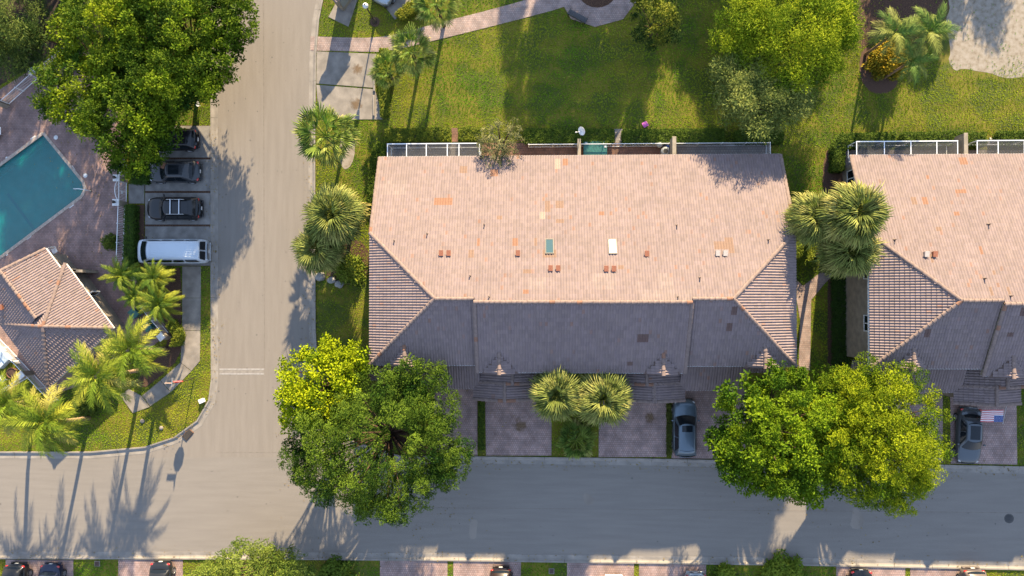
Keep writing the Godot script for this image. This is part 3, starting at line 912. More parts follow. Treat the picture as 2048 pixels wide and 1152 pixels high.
func gable(field: Dictionary, roof: Node3D, cx: float, half: float, z0: float, z1: float, low: float, sl: float, wall_parent: Node3D, lim := 1e9) -> void:
	# a gable whose ridge runs north to south: two slopes, cap rows along ridge and front rakes, a plastered front
	var top := low + half * sl
	tile_slope([Vector3(cx - half, low, z1), Vector3(cx, top, z1), Vector3(cx, top, z0), Vector3(cx - half, low, z0)], field, roof, [], lim)
	tile_slope([Vector3(cx + half, low, z1), Vector3(cx, top, z1), Vector3(cx, top, z0), Vector3(cx + half, low, z0)], field, roof, [], lim)
	caps(Vector3(cx, top + 0.02, z1), Vector3(cx, top + 0.02, z0), roof, lim)
	caps(Vector3(cx - half, low + 0.02, z1 - 0.06), Vector3(cx - 0.1, top - 0.03, z1 - 0.06), roof, lim)
	caps(Vector3(cx + half, low + 0.02, z1 - 0.06), Vector3(cx + 0.1, top - 0.03, z1 - 0.06), roof, lim)
	var st := begin()
	tri(st, Vector3(cx - half + 0.15, low - 0.02, z1 - 0.2), Vector3(cx, top - 0.06, z1 - 0.2), Vector3(cx + half - 0.15, low - 0.02, z1 - 0.2))
	quad(st, Vector3(cx - half + 0.15, low - 0.35, z1 - 0.2), Vector3(cx - half + 0.15, low - 0.02, z1 - 0.2), Vector3(cx + half - 0.15, low - 0.02, z1 - 0.2), Vector3(cx + half - 0.15, low - 0.35, z1 - 0.2))
	obj("gable_wall", done(st), M.stucco, wall_parent)

func gablet(field: Dictionary, roof: Node3D, cx: float, ez: float, eh: float, lim: float) -> void:
	# little triangular dormer roof that sits on the front eave
	var half := 1.42
	var top := eh + 0.73
	var back := ez - 0.73 / 0.46
	for s in [-1.0, 1.0]:
		tile_slope([Vector3(cx + s * half, eh + 0.03, ez + 0.12), Vector3(cx, top, ez + 0.12), Vector3(cx, top, back)], field, roof, [], lim)
	caps(Vector3(cx, top + 0.02, ez + 0.12), Vector3(cx, top + 0.02, back), roof, lim)
	var st := begin()
	tri(st, Vector3(cx - half + 0.1, eh - 0.05, ez + 0.06), Vector3(cx, top - 0.06, ez + 0.06), Vector3(cx + half - 0.1, eh - 0.05, ez + 0.06))
	obj("dormer_front", done(st), M.stucco, roof)

func townhouses(label: String, at: Vector3, patches: Array, south_patches: Array, lim: float, vents: Array, pale: Array, pipes: Array, lights: Array) -> void:
	# one row of four joined houses; figures are those of the first row, and the second is shifted by «at»
	var t := thing("townhouse_row", label, "building", at, 0.0, "rows of tiled townhouses")
	var wall := obj("wall", wall_profile(PackedVector2Array([Vector2(-10.85, 0), Vector2(4.6, 0), Vector2(4.6, 5.19), Vector2(-4.9, 5.19), Vector2(-10.85, 2.35)]), -12.15, 18.85), M.stucco, t)
	blocked.append(PackedVector2Array([Vector2(-12.3 + at.x, -11.2 + at.z), Vector2(19.0 + at.x, -11.2 + at.z), Vector2(19.0 + at.x, 4.8 + at.z), Vector2(-12.3 + at.x, 4.8 + at.z)]))
	var f := new_field()
	var roof := Node3D.new()
	roof.name = part_name("roof", t)
	t.add_child(roof)
	var W := -12.65
	var E := 19.35
	# the long north slope with the raised middle
	tile_slope([Vector3(W, 2.447, -11.36), Vector3(W, 5.395, -4.95), Vector3(-7.35, 7.7, 0.06), Vector3(-4.48, 7.7, 0.06), Vector3(-4.48, 7.81, 0.30), Vector3(11.18, 7.81, 0.30), Vector3(11.18, 7.7, 0.06), Vector3(14.1, 7.7, 0.06), Vector3(E, 5.395, -4.95), Vector3(E, 2.447, -11.36)], f, roof, patches, lim)
	tile_slope([Vector3(W, 5.395, -4.95), Vector3(-7.35, 7.7, 0.06), Vector3(W, 5.395, 5.07)], f, roof, [], lim)
	tile_slope([Vector3(E, 5.395, -4.95), Vector3(14.1, 7.7, 0.06), Vector3(E, 5.395, 5.07)], f, roof, [], lim)
	tile_slope([Vector3(W, 5.395, 5.07), Vector3(-7.35, 7.7, 0.06), Vector3(-4.48, 7.7, 0.06), Vector3(-4.48, 5.395, 5.07)], f, roof, south_patches, lim)
	tile_slope([Vector3(-4.48, 7.81, 0.30), Vector3(11.18, 7.81, 0.30), Vector3(11.18, 5.372, 5.60), Vector3(-4.48, 5.372, 5.60)], f, roof, south_patches, lim)
	tile_slope([Vector3(11.18, 7.7, 0.06), Vector3(14.1, 7.7, 0.06), Vector3(E, 5.395, 5.07), Vector3(11.18, 5.395, 5.07)], f, roof, south_patches, lim)
	# hips, ridges and rakes
	for q in [[Vector3(W, 5.42, 5.07), Vector3(-7.35, 7.74, 0.06)], [Vector3(W, 5.42, -4.95), Vector3(-7.35, 7.74, 0.06)], [Vector3(E, 5.42, 5.07), Vector3(14.1, 7.74, 0.06)], [Vector3(E, 5.42, -4.95), Vector3(14.1, 7.74, 0.06)],
			[Vector3(-7.3, 7.75, 0.06), Vector3(-4.5, 7.75, 0.06)], [Vector3(11.2, 7.75, 0.06), Vector3(14.05, 7.75, 0.06)], [Vector3(-4.48, 7.86, 0.30), Vector3(11.18, 7.86, 0.30)],
			[Vector3(-4.45, 5.39, 5.60), Vector3(-4.45, 7.83, 0.36)], [Vector3(11.15, 5.39, 5.60), Vector3(11.15, 7.83, 0.36)],
			[Vector3(W + 0.03, 2.48, -11.30), Vector3(W + 0.03, 5.40, -5.0)], [Vector3(E - 0.03, 2.48, -11.30), Vector3(E - 0.03, 5.40, -5.0)]]:
		caps(q[0], q[1], roof, lim)
	# raised flanks of the middle section, eave boards
	var st := begin()
	for x in [-4.5, 11.2]:
		quad(st, Vector3(x, 5.10, 5.58), Vector3(x, 5.37, 5.58), Vector3(x, 7.81, 0.3), Vector3(x, 7.5, 0.3))
	obj("flank_wall", done(st), M.stucco, roof)
	var fst := begin()
	bx(fst, Vector3((W + E) * 0.5, 2.36, -11.40), Vector3(E - W, 0.17, 0.05))
	bx(fst, Vector3(W - 0.03, 5.29, 0.06), Vector3(0.05, 0.17, 10.0))
	bx(fst, Vector3(E + 0.03, 5.29, 0.06), Vector3(0.05, 0.17, 10.0))
	bx(fst, Vector3((W - 4.48) * 0.5, 5.29, 5.11), Vector3(-4.48 - W, 0.17, 0.05))
	bx(fst, Vector3((E + 11.18) * 0.5, 5.29, 5.11), Vector3(E - 11.18, 0.17, 0.05))
	bx(fst, Vector3(3.35, 5.27, 5.64), Vector3(15.6, 0.17, 0.05))
	obj("fascia", done(fst), M.white, roof)
	# soffit closes the overhangs
	var sof := begin()
	bx(sof, Vector3((W + E) * 0.5, 5.2, 4.85), Vector3(E - W, 0.04, 0.55))
	bx(sof, Vector3(-12.4, 5.203, 0.06), Vector3(0.5, 0.04, 9.9))
	bx(sof, Vector3(19.1, 5.203, 0.06), Vector3(0.5, 0.04, 9.9))
	bx(sof, Vector3((W + E) * 0.5, 2.25, -11.1), Vector3(E - W, 0.04, 0.5))
	obj("soffit", done(sof), M.white, roof)
	for g in [[-9.85, 5.07, 5.395], [-2.74, 5.60, 5.372], [9.42, 5.60, 5.372], [16.85, 5.07, 5.395]]:
		gablet(f, roof, g[0], g[1], g[2], lim)
	# lower front roofs: porch sheds at both ends, garage gables between
	for q in [[-13.2, -12.1, 4.62, 6.5], [-12.1, -10.4, 4.62, 5.75], [-10.4, -4.5, 4.62, 7.2], [11.3, 16.35, 4.62, 7.25], [16.35, 18.0, 4.62, 5.75], [18.0, 19.2, 4.62, 6.6]]:
		var hi := 3.78
		var lo: float = hi - (q[3] - q[2]) * 0.44
		tile_slope([Vector3(q[0], lo, q[3]), Vector3(q[1], lo, q[3]), Vector3(q[1], hi, q[2]), Vector3(q[0], hi, q[2])], f, roof, [], lim)
		var e := begin()
		bx(e, Vector3((q[0] + q[1]) * 0.5, lo - 0.10, q[3] + 0.03), Vector3(q[1] - q[0] + 0.04, 0.14, 0.05))
		obj("fascia", done(e), M.white, roof)
	for q in [[-1.82, 3.1, 4.65, 6.72], [-2.45, 2.52, 6.5, 8.08], [8.52, 3.1, 4.65, 6.72], [9.13, 2.56, 6.5, 8.10]]:
		gable(f, roof, q[0], q[1], q[2], q[3], 2.66, 0.455, t, lim)
	obj("roof_deck", done(f.deck), M.deck_roof, roof)
	copies("roof_tiles", tile_mesh(), M.tile, f.where, f.tint, roof)
	# ground floor fronts with garage doors
	for q in [[-9.9, -4.7, 6.75], [-4.6, -0.25, 7.7], [6.95, 11.3, 7.7], [11.4, 16.0, 6.8]]:
		var b := begin()
		bx(b, Vector3((q[0] + q[1]) * 0.5, 1.28, (4.6 + q[2]) * 0.5), Vector3(q[1] - q[0], 2.56, q[2] - 4.6))
		obj("garage_wall", done(b), M.stucco, t)
		var gw: float = minf(q[1] - q[0] - 0.7, 4.6)
		var d := obj("garage_door", box_mesh(Vector3(gw, 2.1, 0.05), Vector3.ZERO, 0.01), M.door, t, Transform3D(Basis(), Vector3((q[0] + q[1]) * 0.5, 1.08, q[2] + 0.03)))
		for r in 4:
			obj("door_panel", box_mesh(Vector3(gw - 0.2, 0.44, 0.03), Vector3(0, -0.78 + r * 0.52, 0.035), 0.01), M.door, d)
		blocked.append(PackedVector2Array([Vector2(q[0] + at.x, 4.5 + at.z), Vector2(q[1] + at.x, 4.5 + at.z), Vector2(q[1] + at.x, q[2] + at.z), Vector2(q[0] + at.x, q[2] + at.z)]))
	for q in [[-12.15, -9.7, 1.3], [-12.15, -2.2, 1.2], [-12.15, 1.8, 1.2]]:
		window_part(t, Vector3(q[0] - 0.0, 1.55 if q[1] < -5 else 4.2, q[1]), q[2], 1.2, -PI / 2)
	for x in [-9.0, -2.7, 9.4, 15.6]:
		window_part(t, Vector3(x, 4.3, 4.6), 1.5, 1.0, 0.0)
	for v in vents:
		roof_vent(t, v - at, M.vent)
	for v in pale:
		roof_vent(t, v - at, M.vent_pale)
	for v in pipes:
		stack_pipe(t, v - at)
	for i in lights.size():
		skylight(t, lights[i] - at, M.sky_glass if i == 0 else M.sky_white)

func shift(list: Array, dx: float, dz: float) -> Array:
	var out := []
	for q in list:
		out.append([[q[0][0] - dx, q[0][1] - dz, q[0][2] - dx, q[0][3] - dz], q[1]])
	return out

func build_houses() -> void:
	var north := [[[-7.82, -7.63, -6.56, -7.34], "orange"], [[-6.01, -10.36, -5.43, -9.96], "tan"], [[-3.45, -9.95, -3.04, -9.65], "orange"], [[2.23, -10.92, 2.54, -10.61], "orange"], [[1.6, -11.01, 1.91, -10.61], "pale"], [[1.51, -10.57, 1.78, -10.22], "pale"], [[0.81, -7.26, 1.11, -6.68], "tan"], [[1.51, -7.25, 2.04, -6.96], "tan"], [[1.53, -5.95, 2.02, -5.67], "tan"], [[0.38, -6.32, 0.69, -5.95], "pale"],
		[[-2.91, -6.29, -2.64, -6.01], "tan"], [[-1.69, -4.33, -1.39, -4.02], "orange"], [[-0.15, -4.33, 0.08, -4.09], "tan"], [[0.52, -3.31, 1.41, -3.08], "tan"], [[4.78, -6.58, 5.07, -6.3], "orange"], [[13.26, -4.02, 14.14, -3.71], "tan"], [[14.04, -4.32, 14.58, -4.01], "tan"], [[14.32, -3.71, 14.6, -3.36], "tan"], [[6.07, -2.39, 6.38, -2.13], "tan"],
		[[-4.9, -3.36, -4.62, -3.13], "tan"], [[-4.45, -4.38, -4.25, -3.98], "orange"], [[-0.92, -2.03, -0.44, -1.76], "tan"], [[-0.87, -0.51, -0.58, -0.25], "orange"], [[4.31, -1.65, 5.79, -0.65], "light"], [[8.96, -1.68, 9.83, -0.51], "light"], [[-0.44, -1.46, 0.65, -0.58], "light"], [[-11.95, -9.14, -10.27, -8.28], "light"], [[7.49, -0.4, 11.02, 0.07], "light"]]
	var south := [[[7.5, 2.72, 8.14, 3.02], "dark"], [[6.88, 4.68, 7.2, 5.03], "dark"], [[14.2, 0.82, 14.49, 1.11], "dark"], [[13.92, 2, 14.18, 2.33], "dark"]]
	townhouses("row of four townhouses with pale terracotta tile roof and two skylights", Vector3.ZERO, north, south, 1e9,
		[Vector3(-7.07, 6.13, -3.37), Vector3(-6.51, 6.13, -3.37), Vector3(-1.34, 6.13, -3.36), Vector3(1.07, 6.66, -2.21), Vector3(1.62, 6.66, -2.21), Vector3(5.14, 6.68, -2.17), Vector3(5.69, 6.68, -2.17), Vector3(8.18, 6.16, -3.3)], [Vector3(13.36, 6.15, -3.33), Vector3(13.91, 6.15, -3.32)],
		[Vector3(-10.71, 5.69, -4.32), Vector3(-8.24, 5.44, -4.86), Vector3(-4.85, 6.93, -1.62), Vector3(-3.92, 5.12, -5.57), Vector3(-3.4, 7.64, -0.07), Vector3(10.6, 5.16, -5.47), Vector3(11.87, 7.01, -1.46), Vector3(10.15, 7.64, -0.07), Vector3(17.23, 5.69, -4.31)], [Vector3(1.01, 5.92, -3.82), Vector3(5.7, 5.93, -3.8)])
	var second := [[[32.93, -10.86, 33.49, -10.55], "orange"], [[30.07, -9.47, 30.31, -9.22], "orange"], [[31.97, -8.17, 32.75, -7.91], "orange"], [[28.59, -7.53, 28.74, -7.24], "tan"], [[29.4, -7.48, 29.63, -7.24], "orange"], [[31.37, -6.47, 31.6, -6.23], "orange"], [[29.85, -5.21, 30.03, -4.93], "tan"], [[32.4, -3.55, 32.59, -3.25], "orange"], [[28.69, -2.92, 28.91, -2.69], "tan"], [[32.79, -1.95, 32.98, -1.66], "tan"], [[32.15, -0.65, 32.34, -0.36], "tan"], [[33.42, -0.72, 33.59, -0.4], "tan"]]
	var second_south := [[[28.15, 2.34, 28.44, 2.64], "dark"], [[33.85, 2.44, 34.15, 2.73], "dark"], [[34.16, 0.81, 34.46, 1.09], "dark"]]
	townhouses("second row of tiled townhouses, cut off by the photo's right edge, without skylights", Vector3(37.4, 0, 0.12), shift(second, 37.4, 0.12), shift(second_south, 37.4, 0.12), 5.0,
		[Vector3(28.98, 6.2, -3.22)], [Vector3(28.38, 6.2, -3.22)], [Vector3(26.42, 5.7, -4.29), Vector3(33.56, 5.16, -5.47), Vector3(32.03, 7.03, -1.4), Vector3(33.44, 7.61, -0.15)], [])
	clubhouse()
	back_patios()

func pent(poly: Array, field: Dictionary, roof: Node3D) -> void:
	tile_slope(poly, field, roof)

func clubhouse() -> void:
	var t := thing("clubhouse", "small tiled pool clubhouse with hipped roof set askew to the streets", "building")
	var f := new_field()
	var roof := Node3D.new()
	roof.name = part_name("roof", t)
	t.add_child(roof)
	var c := Vector3(-38.41, 2.6, -2.81)
	var d := Vector3(-34.35, 2.6, 2.45)
	var s := Vector3(-39.75, 2.6, 7.35)
	var w := Vector3(-43.85, 2.6, 2.1)
	var e := Vector3(-39.08, 4.15, 2.27)
	pent([c, e, d], f, roof)
	pent([d, e, s], f, roof)
	pent([s, e, w], f, roof)
	pent([w, e, c], f, roof)
	for p in [c, d, s, w]:
		caps(p + Vector3.UP * 0.03, e + Vector3.UP * 0.04, roof)
	# the wing to the north-west
	var b := Vector3(-42.75, 4.05, -2.2)
	var h := Vector3(-39.75, 4.05, 1.62)
	var a := Vector3(-40.0, 2.75, -4.05)
	var k := Vector3(-37.3, 2.75, -0.6)
	var out := Vector3(-1.9, 0, 1.5)
	pent([b, h, k, a], f, roof)
	pent([b, h, h + Vector3(-2.75, -1.3, 1.85), b + Vector3(-2.75, -1.3, 1.85)], f, roof)
	caps(h + Vector3.UP * 0.03, b + Vector3.UP * 0.03, roof)
	caps(a + Vector3(0.05, 0.02, 0.05), b + Vector3(0.05, 0.02, 0.05), roof)
	obj("roof_deck", done(f.deck), M.deck_roof, roof)
	copies("roof_tiles", tile_mesh(), M.tile, f.where, f.tint, roof)
	var st := begin()
	for q in [[c, d], [d, s], [s, w], [w, c], [a, k], [a, b]]:
		var m: Vector3 = (q[0] + q[1]) * 0.5
		var v: Vector3 = q[1] - q[0]
		var ln: float = v.length()
		bx(st, m + Vector3(0, -0.09, 0), Vector3(ln, 0.14, 0.05), -Vector2(v.x, v.z).angle(), Basis(Vector3.BACK, asin(clampf(v.y / ln, -1, 1))))
	obj("fascia", done(st), M.white, roof)
	# plastered walls set in from the eaves
	var ctr := (c + d + s + w) * 0.25
	var foot := PackedVector2Array()
	for p in [c, d, s, w]:
		var q: Vector3 = ctr + (p - ctr) * 0.87
		foot.append(Vector2(q.x, q.z))
	obj("wall", prism(foot, 0.0, 2.72), M.stucco, t)
	var wing := PackedVector2Array([Vector2(-40.2, -3.7), Vector2(-37.9, -0.7), Vector2(-39.3, 1.4), Vector2(-43.2, -1.4)])
	obj("wing_wall", prism(wing, 0.0, 2.8), M.stucco, t)
	var dir := Vector2(d.x - c.x, d.z - c.z).angle()
	for q in [[Vector3(-38.63, 1, -2.3), 1.5], [Vector3(-37.94, 1, -2.22), 1.2]]:
		obj("fin_wall", box_mesh(Vector3(q[1], 2.1, 0.22), Vector3(0, 0.05, 0)), M.stucco, t, Transform3D(Basis(Vector3.UP, 0.0), q[0]))
	var mid := Vector3(foot[0].x, 1.5, foot[0].y).lerp(Vector3(foot[1].x, 1.5, foot[1].y), 0.42)
	window_part(t, mid, 1.1, 1.0, PI / 2 - dir)
	# clay vent on the wing's dark slope
	roof_vent(t, Vector3(-43.1, 3.28, 0.75), M.vent)

func rail_fence(label: String, pts: Array, h: float, gap: float, group := "", m: Material = null) -> void:
	# aluminium fence: posts, two rails a bay, and pickets
	var t := thing("picket_fence", label, "fence", Vector3.ZERO, 0.0, group)
	var mm: Material = m if m else M.alu
	var post := box_mesh(Vector3(0.07, h + 0.06, 0.07), Vector3(0, (h + 0.06) * 0.5, 0), 0.01)
	var picket := box_mesh(Vector3(0.022, h - 0.14, 0.022), Vector3(0, h * 0.5, 0))
	for i in pts.size() - 1:
		var a: Vector3 = pts[i]
		var b: Vector3 = pts[i + 1]
		var d := b - a
		var turn := -Vector2(d.x, d.z).angle()
		var bays := maxi(1, int(round(d.length() / 1.85)))
		for k in bays:
			var p := a + d * (float(k) / bays)
			var q := a + d * (float(k + 1) / bays)
			obj("post", post, mm, t, Transform3D(Basis(Vector3.UP, turn), p))
			var ln := (q - p).length() - 0.07
			for y in [0.10, h - 0.03]:
				obj("rail", box_mesh(Vector3(ln, 0.045, 0.04)), mm, t, Transform3D(Basis(Vector3.UP, turn), (p + q) * 0.5 + Vector3.UP * float(y)))
			var n := maxi(2, int(ln / gap))
			for j in range(1, n):
				obj("picket", picket, mm, t, Transform3D(Basis(Vector3.UP, turn), p.lerp(q, float(j) / n)))
		if i == pts.size() - 2:
			obj("post", post, mm, t, Transform3D(Basis(Vector3.UP, turn), b))

func pillar(label: String, at: Vector3, turn: float, lamp: bool) -> void:
	var t := thing("gate_pillar" if lamp else "fence_pillar", label, "pillar", at, turn, "plastered fence pillars")
	obj("shaft", box_mesh(Vector3(0.42, 1.25, 0.42), Vector3(0, 0.625, 0)), M.stucco, t)
	obj("cap", box_mesh(Vector3(0.56, 0.10, 0.56), Vector3(0, 1.30, 0), 0.03), M.white, t)
	if lamp:
		obj("lantern", lathe_mesh([Vector2(0.0, 1.35), Vector2(0.05, 1.35), Vector2(0.05, 1.42), Vector2(0.10, 1.45), Vector2(0.12, 1.62), Vector2(0.15, 1.64), Vector2(0.03, 1.74), Vector2(0.0, 1.75)], 8), M.bronze, t)

func cage(label: String, x0: float, x1: float, z0: float, z1: float, h: float, beams: Array) -> void:
	# white-framed screen room built out from the back wall
	var t := thing("screen_enclosure", label, "patio enclosure", Vector3((x0 + x1) * 0.5, 0, (z0 + z1) * 0.5))
	var o := t.position
	var s := 0.06
	for x in [x0, x1] + beams:
		obj("roof_beam", box_mesh(Vector3(s, s, z1 - z0 - s)), M.alu, t, Transform3D(Basis(), Vector3(x, h, (z0 + z1) * 0.5) - o))
		obj("post", box_mesh(Vector3(s, h - 0.05, s)), M.alu, t, Transform3D(Basis(), Vector3(x, h * 0.5 - 0.02, z0) - o))
	obj("front_beam", box_mesh(Vector3(x1 - x0 + s, 0.08, 0.07)), M.alu, t, Transform3D(Basis(), Vector3((x0 + x1) * 0.5, h + 0.004, z0 - 0.002) - o))
	obj("chair_rail", box_mesh(Vector3(x1 - x0 - s, 0.05, 0.04)), M.alu, t, Transform3D(Basis(), Vector3((x0 + x1) * 0.5, 0.9, z0 + 0.003) - o))
	for x in [x0, x1]:
		obj("side_rail", box_mesh(Vector3(0.04, 0.05, z1 - z0 - s)), M.alu, t, Transform3D(Basis(), Vector3(x, 0.9, (z0 + z1) * 0.5) - o))
	var all: Array = [x0] + beams + [x1]
	for i in all.size() - 1:
		var w: float = all[i + 1] - all[i] - s
		var cx: float = (all[i + 1] + all[i]) * 0.5
		obj("roof_screen", box_mesh(Vector3(w, 0.006, z1 - z0 - s)), M.screen, t, Transform3D(Basis(), Vector3(cx, h, (z0 + z1) * 0.5) - o))
		obj("wall_screen", box_mesh(Vector3(w, h - 0.1, 0.006)), M.screen, t, Transform3D(Basis(), Vector3(cx, h * 0.5, z0) - o))

func back_patios() -> void:
	slab("patio", PackedVector2Array([Vector2(-12.65, -13.08), Vector2(-4.61, -13.01), Vector2(-4.61, -11.16), Vector2(-12.64, -11.21)]), 0.05, M.grey_patio, "grey paved floor of the screened patio")
	slab("patio", PackedVector2Array([Vector2(-4.53, -13.01), Vector2(3.55, -12.95), Vector2(3.55, -11.11), Vector2(-4.53, -11.16)]), 0.05, M.patio, "red paved patio behind the second townhouse")
	slab("patio", PackedVector2Array([Vector2(3.72, -12.95), Vector2(11.3, -12.89), Vector2(11.3, -11.06), Vector2(3.72, -11.11)]), 0.05, M.patio, "red paved patio with the green tarp")
	slab("patio", PackedVector2Array([Vector2(11.68, -12.89), Vector2(19.43, -12.83), Vector2(19.42, -11), Vector2(11.67, -11.05)]), 0.05, M.grey_patio, "shaded grey paved patio behind the east end house")
	slab("patio", PackedVector2Array([Vector2(25.45, -12.2), Vector2(45.86, -12.05), Vector2(45.84, -10.42), Vector2(25.44, -10.55)]), 0.05, M.grey_patio, "paved floor of the second row's screen rooms")
	cage("white framed screen room behind the westmost townhouse", -12.0, -4.55, -12.45, -11.42, 2.35, [-10.45, -8.85, -7.15, -6.2])
	cage("screen room behind the second row's first house", 25.3, 33.1, -12.35, -11.3, 2.35, [27.45, 29.5, 31.5])
	cage("screen room at the photo's right edge behind the second row", 34.6, 41.0, -12.35, -11.3, 2.35, [36.2, 38.2, 39.8])
	var zf := -12.62
	rail_fence("white patio fence between the olive tree and the satellite dish", [Vector3(-0.6, 0, zf), Vector3(3.4, 0, zf)], 1.1, 0.115, "white patio fences")
	rail_fence("white patio fence with gate behind the green tarp patio", [Vector3(3.75, 0, zf), Vector3(10.85, 0, zf)], 1.1, 0.115, "white patio fences")
	rail_fence("white patio fence with a return, behind the east end house", [Vector3(11.35, 0, zf), Vector3(19.0, 0, zf), Vector3(19.0, 0, -11.5)], 1.1, 0.115, "white patio fences")
	for q in [["low pinkish plaster wall beside the green tarp", 3.52, 0.20, 1.35], ["tall beige plaster wall between the two east patios", 11.1, 0.24, 1.9], ["beige plaster wall between the second row's screen rooms", 33.75, 0.24, 2.3]]:
		var t := thing("patio_wall", q[0], "wall", Vector3(q[1], 0, -12.1))
		obj("wall_body", box_mesh(Vector3(q[2], q[3], 1.7), Vector3(0, q[3] * 0.5, 0)), M.stucco, t)
		obj("wall_cap", box_mesh(Vector3(q[2] + 0.08, 0.07, 1.76), Vector3(0, q[3] + 0.035, 0), 0.02), M.stucco, t)

# ---------------------------------------------------------------- vegetation
func leaf_cluster(called: String, n: int, size: float, ball: float, slim: float) -> Mesh:
	# a spray of folded leaves round a point
	if cache.has(called):
		return cache[called]
	var r := RandomNumberGenerator.new()
	r.seed = called.hash()
	var st := begin()
	for i in n:
		var d := Vector3(r.randf_range(-1, 1), r.randf_range(-0.6, 1), r.randf_range(-1, 1)).normalized()
		var p := d * ball * r.randf_range(0.35, 1.0)
		var out := (d + Vector3(r.randf_range(-0.6, 0.6), r.randf_range(-0.5, 0.4), r.randf_range(-0.6, 0.6))).normalized()
		var side := out.cross(Vector3.UP + d * 0.2).normalized()
		var nrm := side.cross(out).normalized()
		side = side.rotated(out, r.randf_range(-0.7, 0.7))
		var l := size * r.randf_range(0.7, 1.25)
		var w := l * slim
		var a := p
		var m := p + out * l * 0.5 - nrm * l * 0.05
		var t := p + out * l - nrm * l * 0.22
		tri(st, a, m + side * w, t)
		tri(st, a, t, m - side * w)
	cache[called] = done(st)
	return cache[called]

func leaf_kind(k: String) -> Mesh:
	match k:
		"broad":
			return leaf_cluster("broad", 15, 0.165, 0.22, 0.30)
		"fine":
			return leaf_cluster("fine", 18, 0.125, 0.22, 0.27)
		"feather":
			return leaf_cluster("feather", 22, 0.20, 0.34, 0.13)
		"small":
			return leaf_cluster("small", 14, 0.085, 0.11, 0.32)
		"croton":
			return leaf_cluster("croton", 9, 0.22, 0.14, 0.24)
	return leaf_cluster("broad", 15, 0.165, 0.22, 0.30)

# crown: an uneven heap of leafy puffs round limb ends. lobes: [centre, radius, height-radius]
func tree(called: String, label: String, base: Vector3, lobes: Array, leaf: String, dark: Color, light: Color, density := 1.0, puff := 1.0, group := "") -> Node3D:
	var t := thing(called, label, "tree", base, 0.0, group)
	var where := []
	var tint := []
	var limbs := begin(false)
	var mid := Vector3.ZERO
	var total := 0.0
	for l in lobes:
		mid += (l[0] - base) * l[1]
		total += l[1]
	mid /= total
	var fork := Vector3(mid.x * 0.35, maxf(1.2, mid.y * 0.42), mid.z * 0.35)
	tube(limbs, [Vector3(0, -0.1, 0), Vector3(0.03, 0.4, 0.02), fork * 0.6, fork], [0.10 * total / lobes.size() * 0.55 + 0.10, 0.05 * total / lobes.size() * 0.5 + 0.12, 0.20, 0.18], 9)
	obj("trunk", done(limbs), M.bark, t)
	var tw := begin(false)
	for l in lobes:
		var c: Vector3 = l[0] - base
		var R: float = l[1]
		var V: float = l[2]
		var n := int(clampf(R * R * 3.5 / (puff * puff), 14, 190))
		for i in n:
			# golden-angle spread over the upper four fifths of an ellipsoid
			var y := 1.0 - 1.55 * (i + 0.5) / n
			var rad := sqrt(maxf(0.0, 1.0 - y * y))
			var a := i * 2.39996 + rnd(-0.25, 0.25)
			var k := rnd(0.76, 1.05)
			if rng.randf() < 0.16:
				k = rnd(0.5, 0.75)
			var p := c + Vector3(cos(a) * rad * R, y * V, sin(a) * rad * R) * k
			var pr := puff * rnd(0.5, 1.12)
			if i % 3 == 0:
				var knee := fork.lerp(p, 0.5) + Vector3(0, 0.25, 0)
				tube(tw, [fork, knee, p], [0.10, 0.06, 0.02], 5, false)
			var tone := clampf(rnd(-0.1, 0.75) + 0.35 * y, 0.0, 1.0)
			var m := int(46.0 * density * pr * pr)
			var grain := rnd(0.7, 1.25)
			m = int(m / (grain * grain))
			for q in m:
				var d := Vector3(rnd(-1, 1), rnd(-0.55, 1), rnd(-1, 1)).normalized()
				var g := p + d * pr * pow(rng.randf(), 0.35) * Vector3(1, 0.8, 1)
				var b := Basis(Vector3.UP, rng.randf() * TAU) * Basis(Vector3.RIGHT, rnd(-0.5, 0.5))
				var s := grain * rnd(0.75, 1.25)
				where.append(Transform3D(b.scaled(Vector3(s, s, s)), g))
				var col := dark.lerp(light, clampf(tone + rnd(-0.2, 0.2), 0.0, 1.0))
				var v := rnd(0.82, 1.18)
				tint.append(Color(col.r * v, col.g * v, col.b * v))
	obj("limbs", done(tw), M.bark, t)
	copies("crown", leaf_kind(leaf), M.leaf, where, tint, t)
	return t

func shrub(called: String, label: String, category: String, at: Vector3, r: float, h: float, leaf: String, dark: Color, light: Color, group := "", n := 0) -> Node3D:
	var t := thing(called, label, category, at, 0.0, group)
	var st := begin(false)
	for i in 7:
		var a := i * 2.4
		tube(st, [Vector3.ZERO, Vector3(cos(a) * r * 0.3, h * 0.5, sin(a) * r * 0.3), Vector3(cos(a) * r * 0.7, h * 0.8, sin(a) * r * 0.7)], [0.03, 0.025, 0.01], 5, false)
	obj("stems", done(st), M.bark, t)
	var where := []
	var tint := []
	var m := n if n > 0 else int(150 * r * r + 60 * r * h)
	for i in m:
		var d := Vector3(rnd(-1, 1), rnd(-0.1, 1), rnd(-1, 1)).normalized()
		var k := pow(rng.randf(), 0.3) * (1.0 + 0.16 * sin(d.x * 7.0 + d.z * 5.0))
		var p := Vector3(d.x * r, maxf(0.08, d.y * h), d.z * r) * k
		var s := rnd(0.8, 1.25)
		where.append(Transform3D(Basis(Vector3.UP, rng.randf() * TAU).scaled(Vector3(s, s, s)), p))
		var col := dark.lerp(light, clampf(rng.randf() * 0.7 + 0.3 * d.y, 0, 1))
		tint.append(col)
	copies("foliage", leaf_kind(leaf), M.leaf, where, tint, t)
	return t

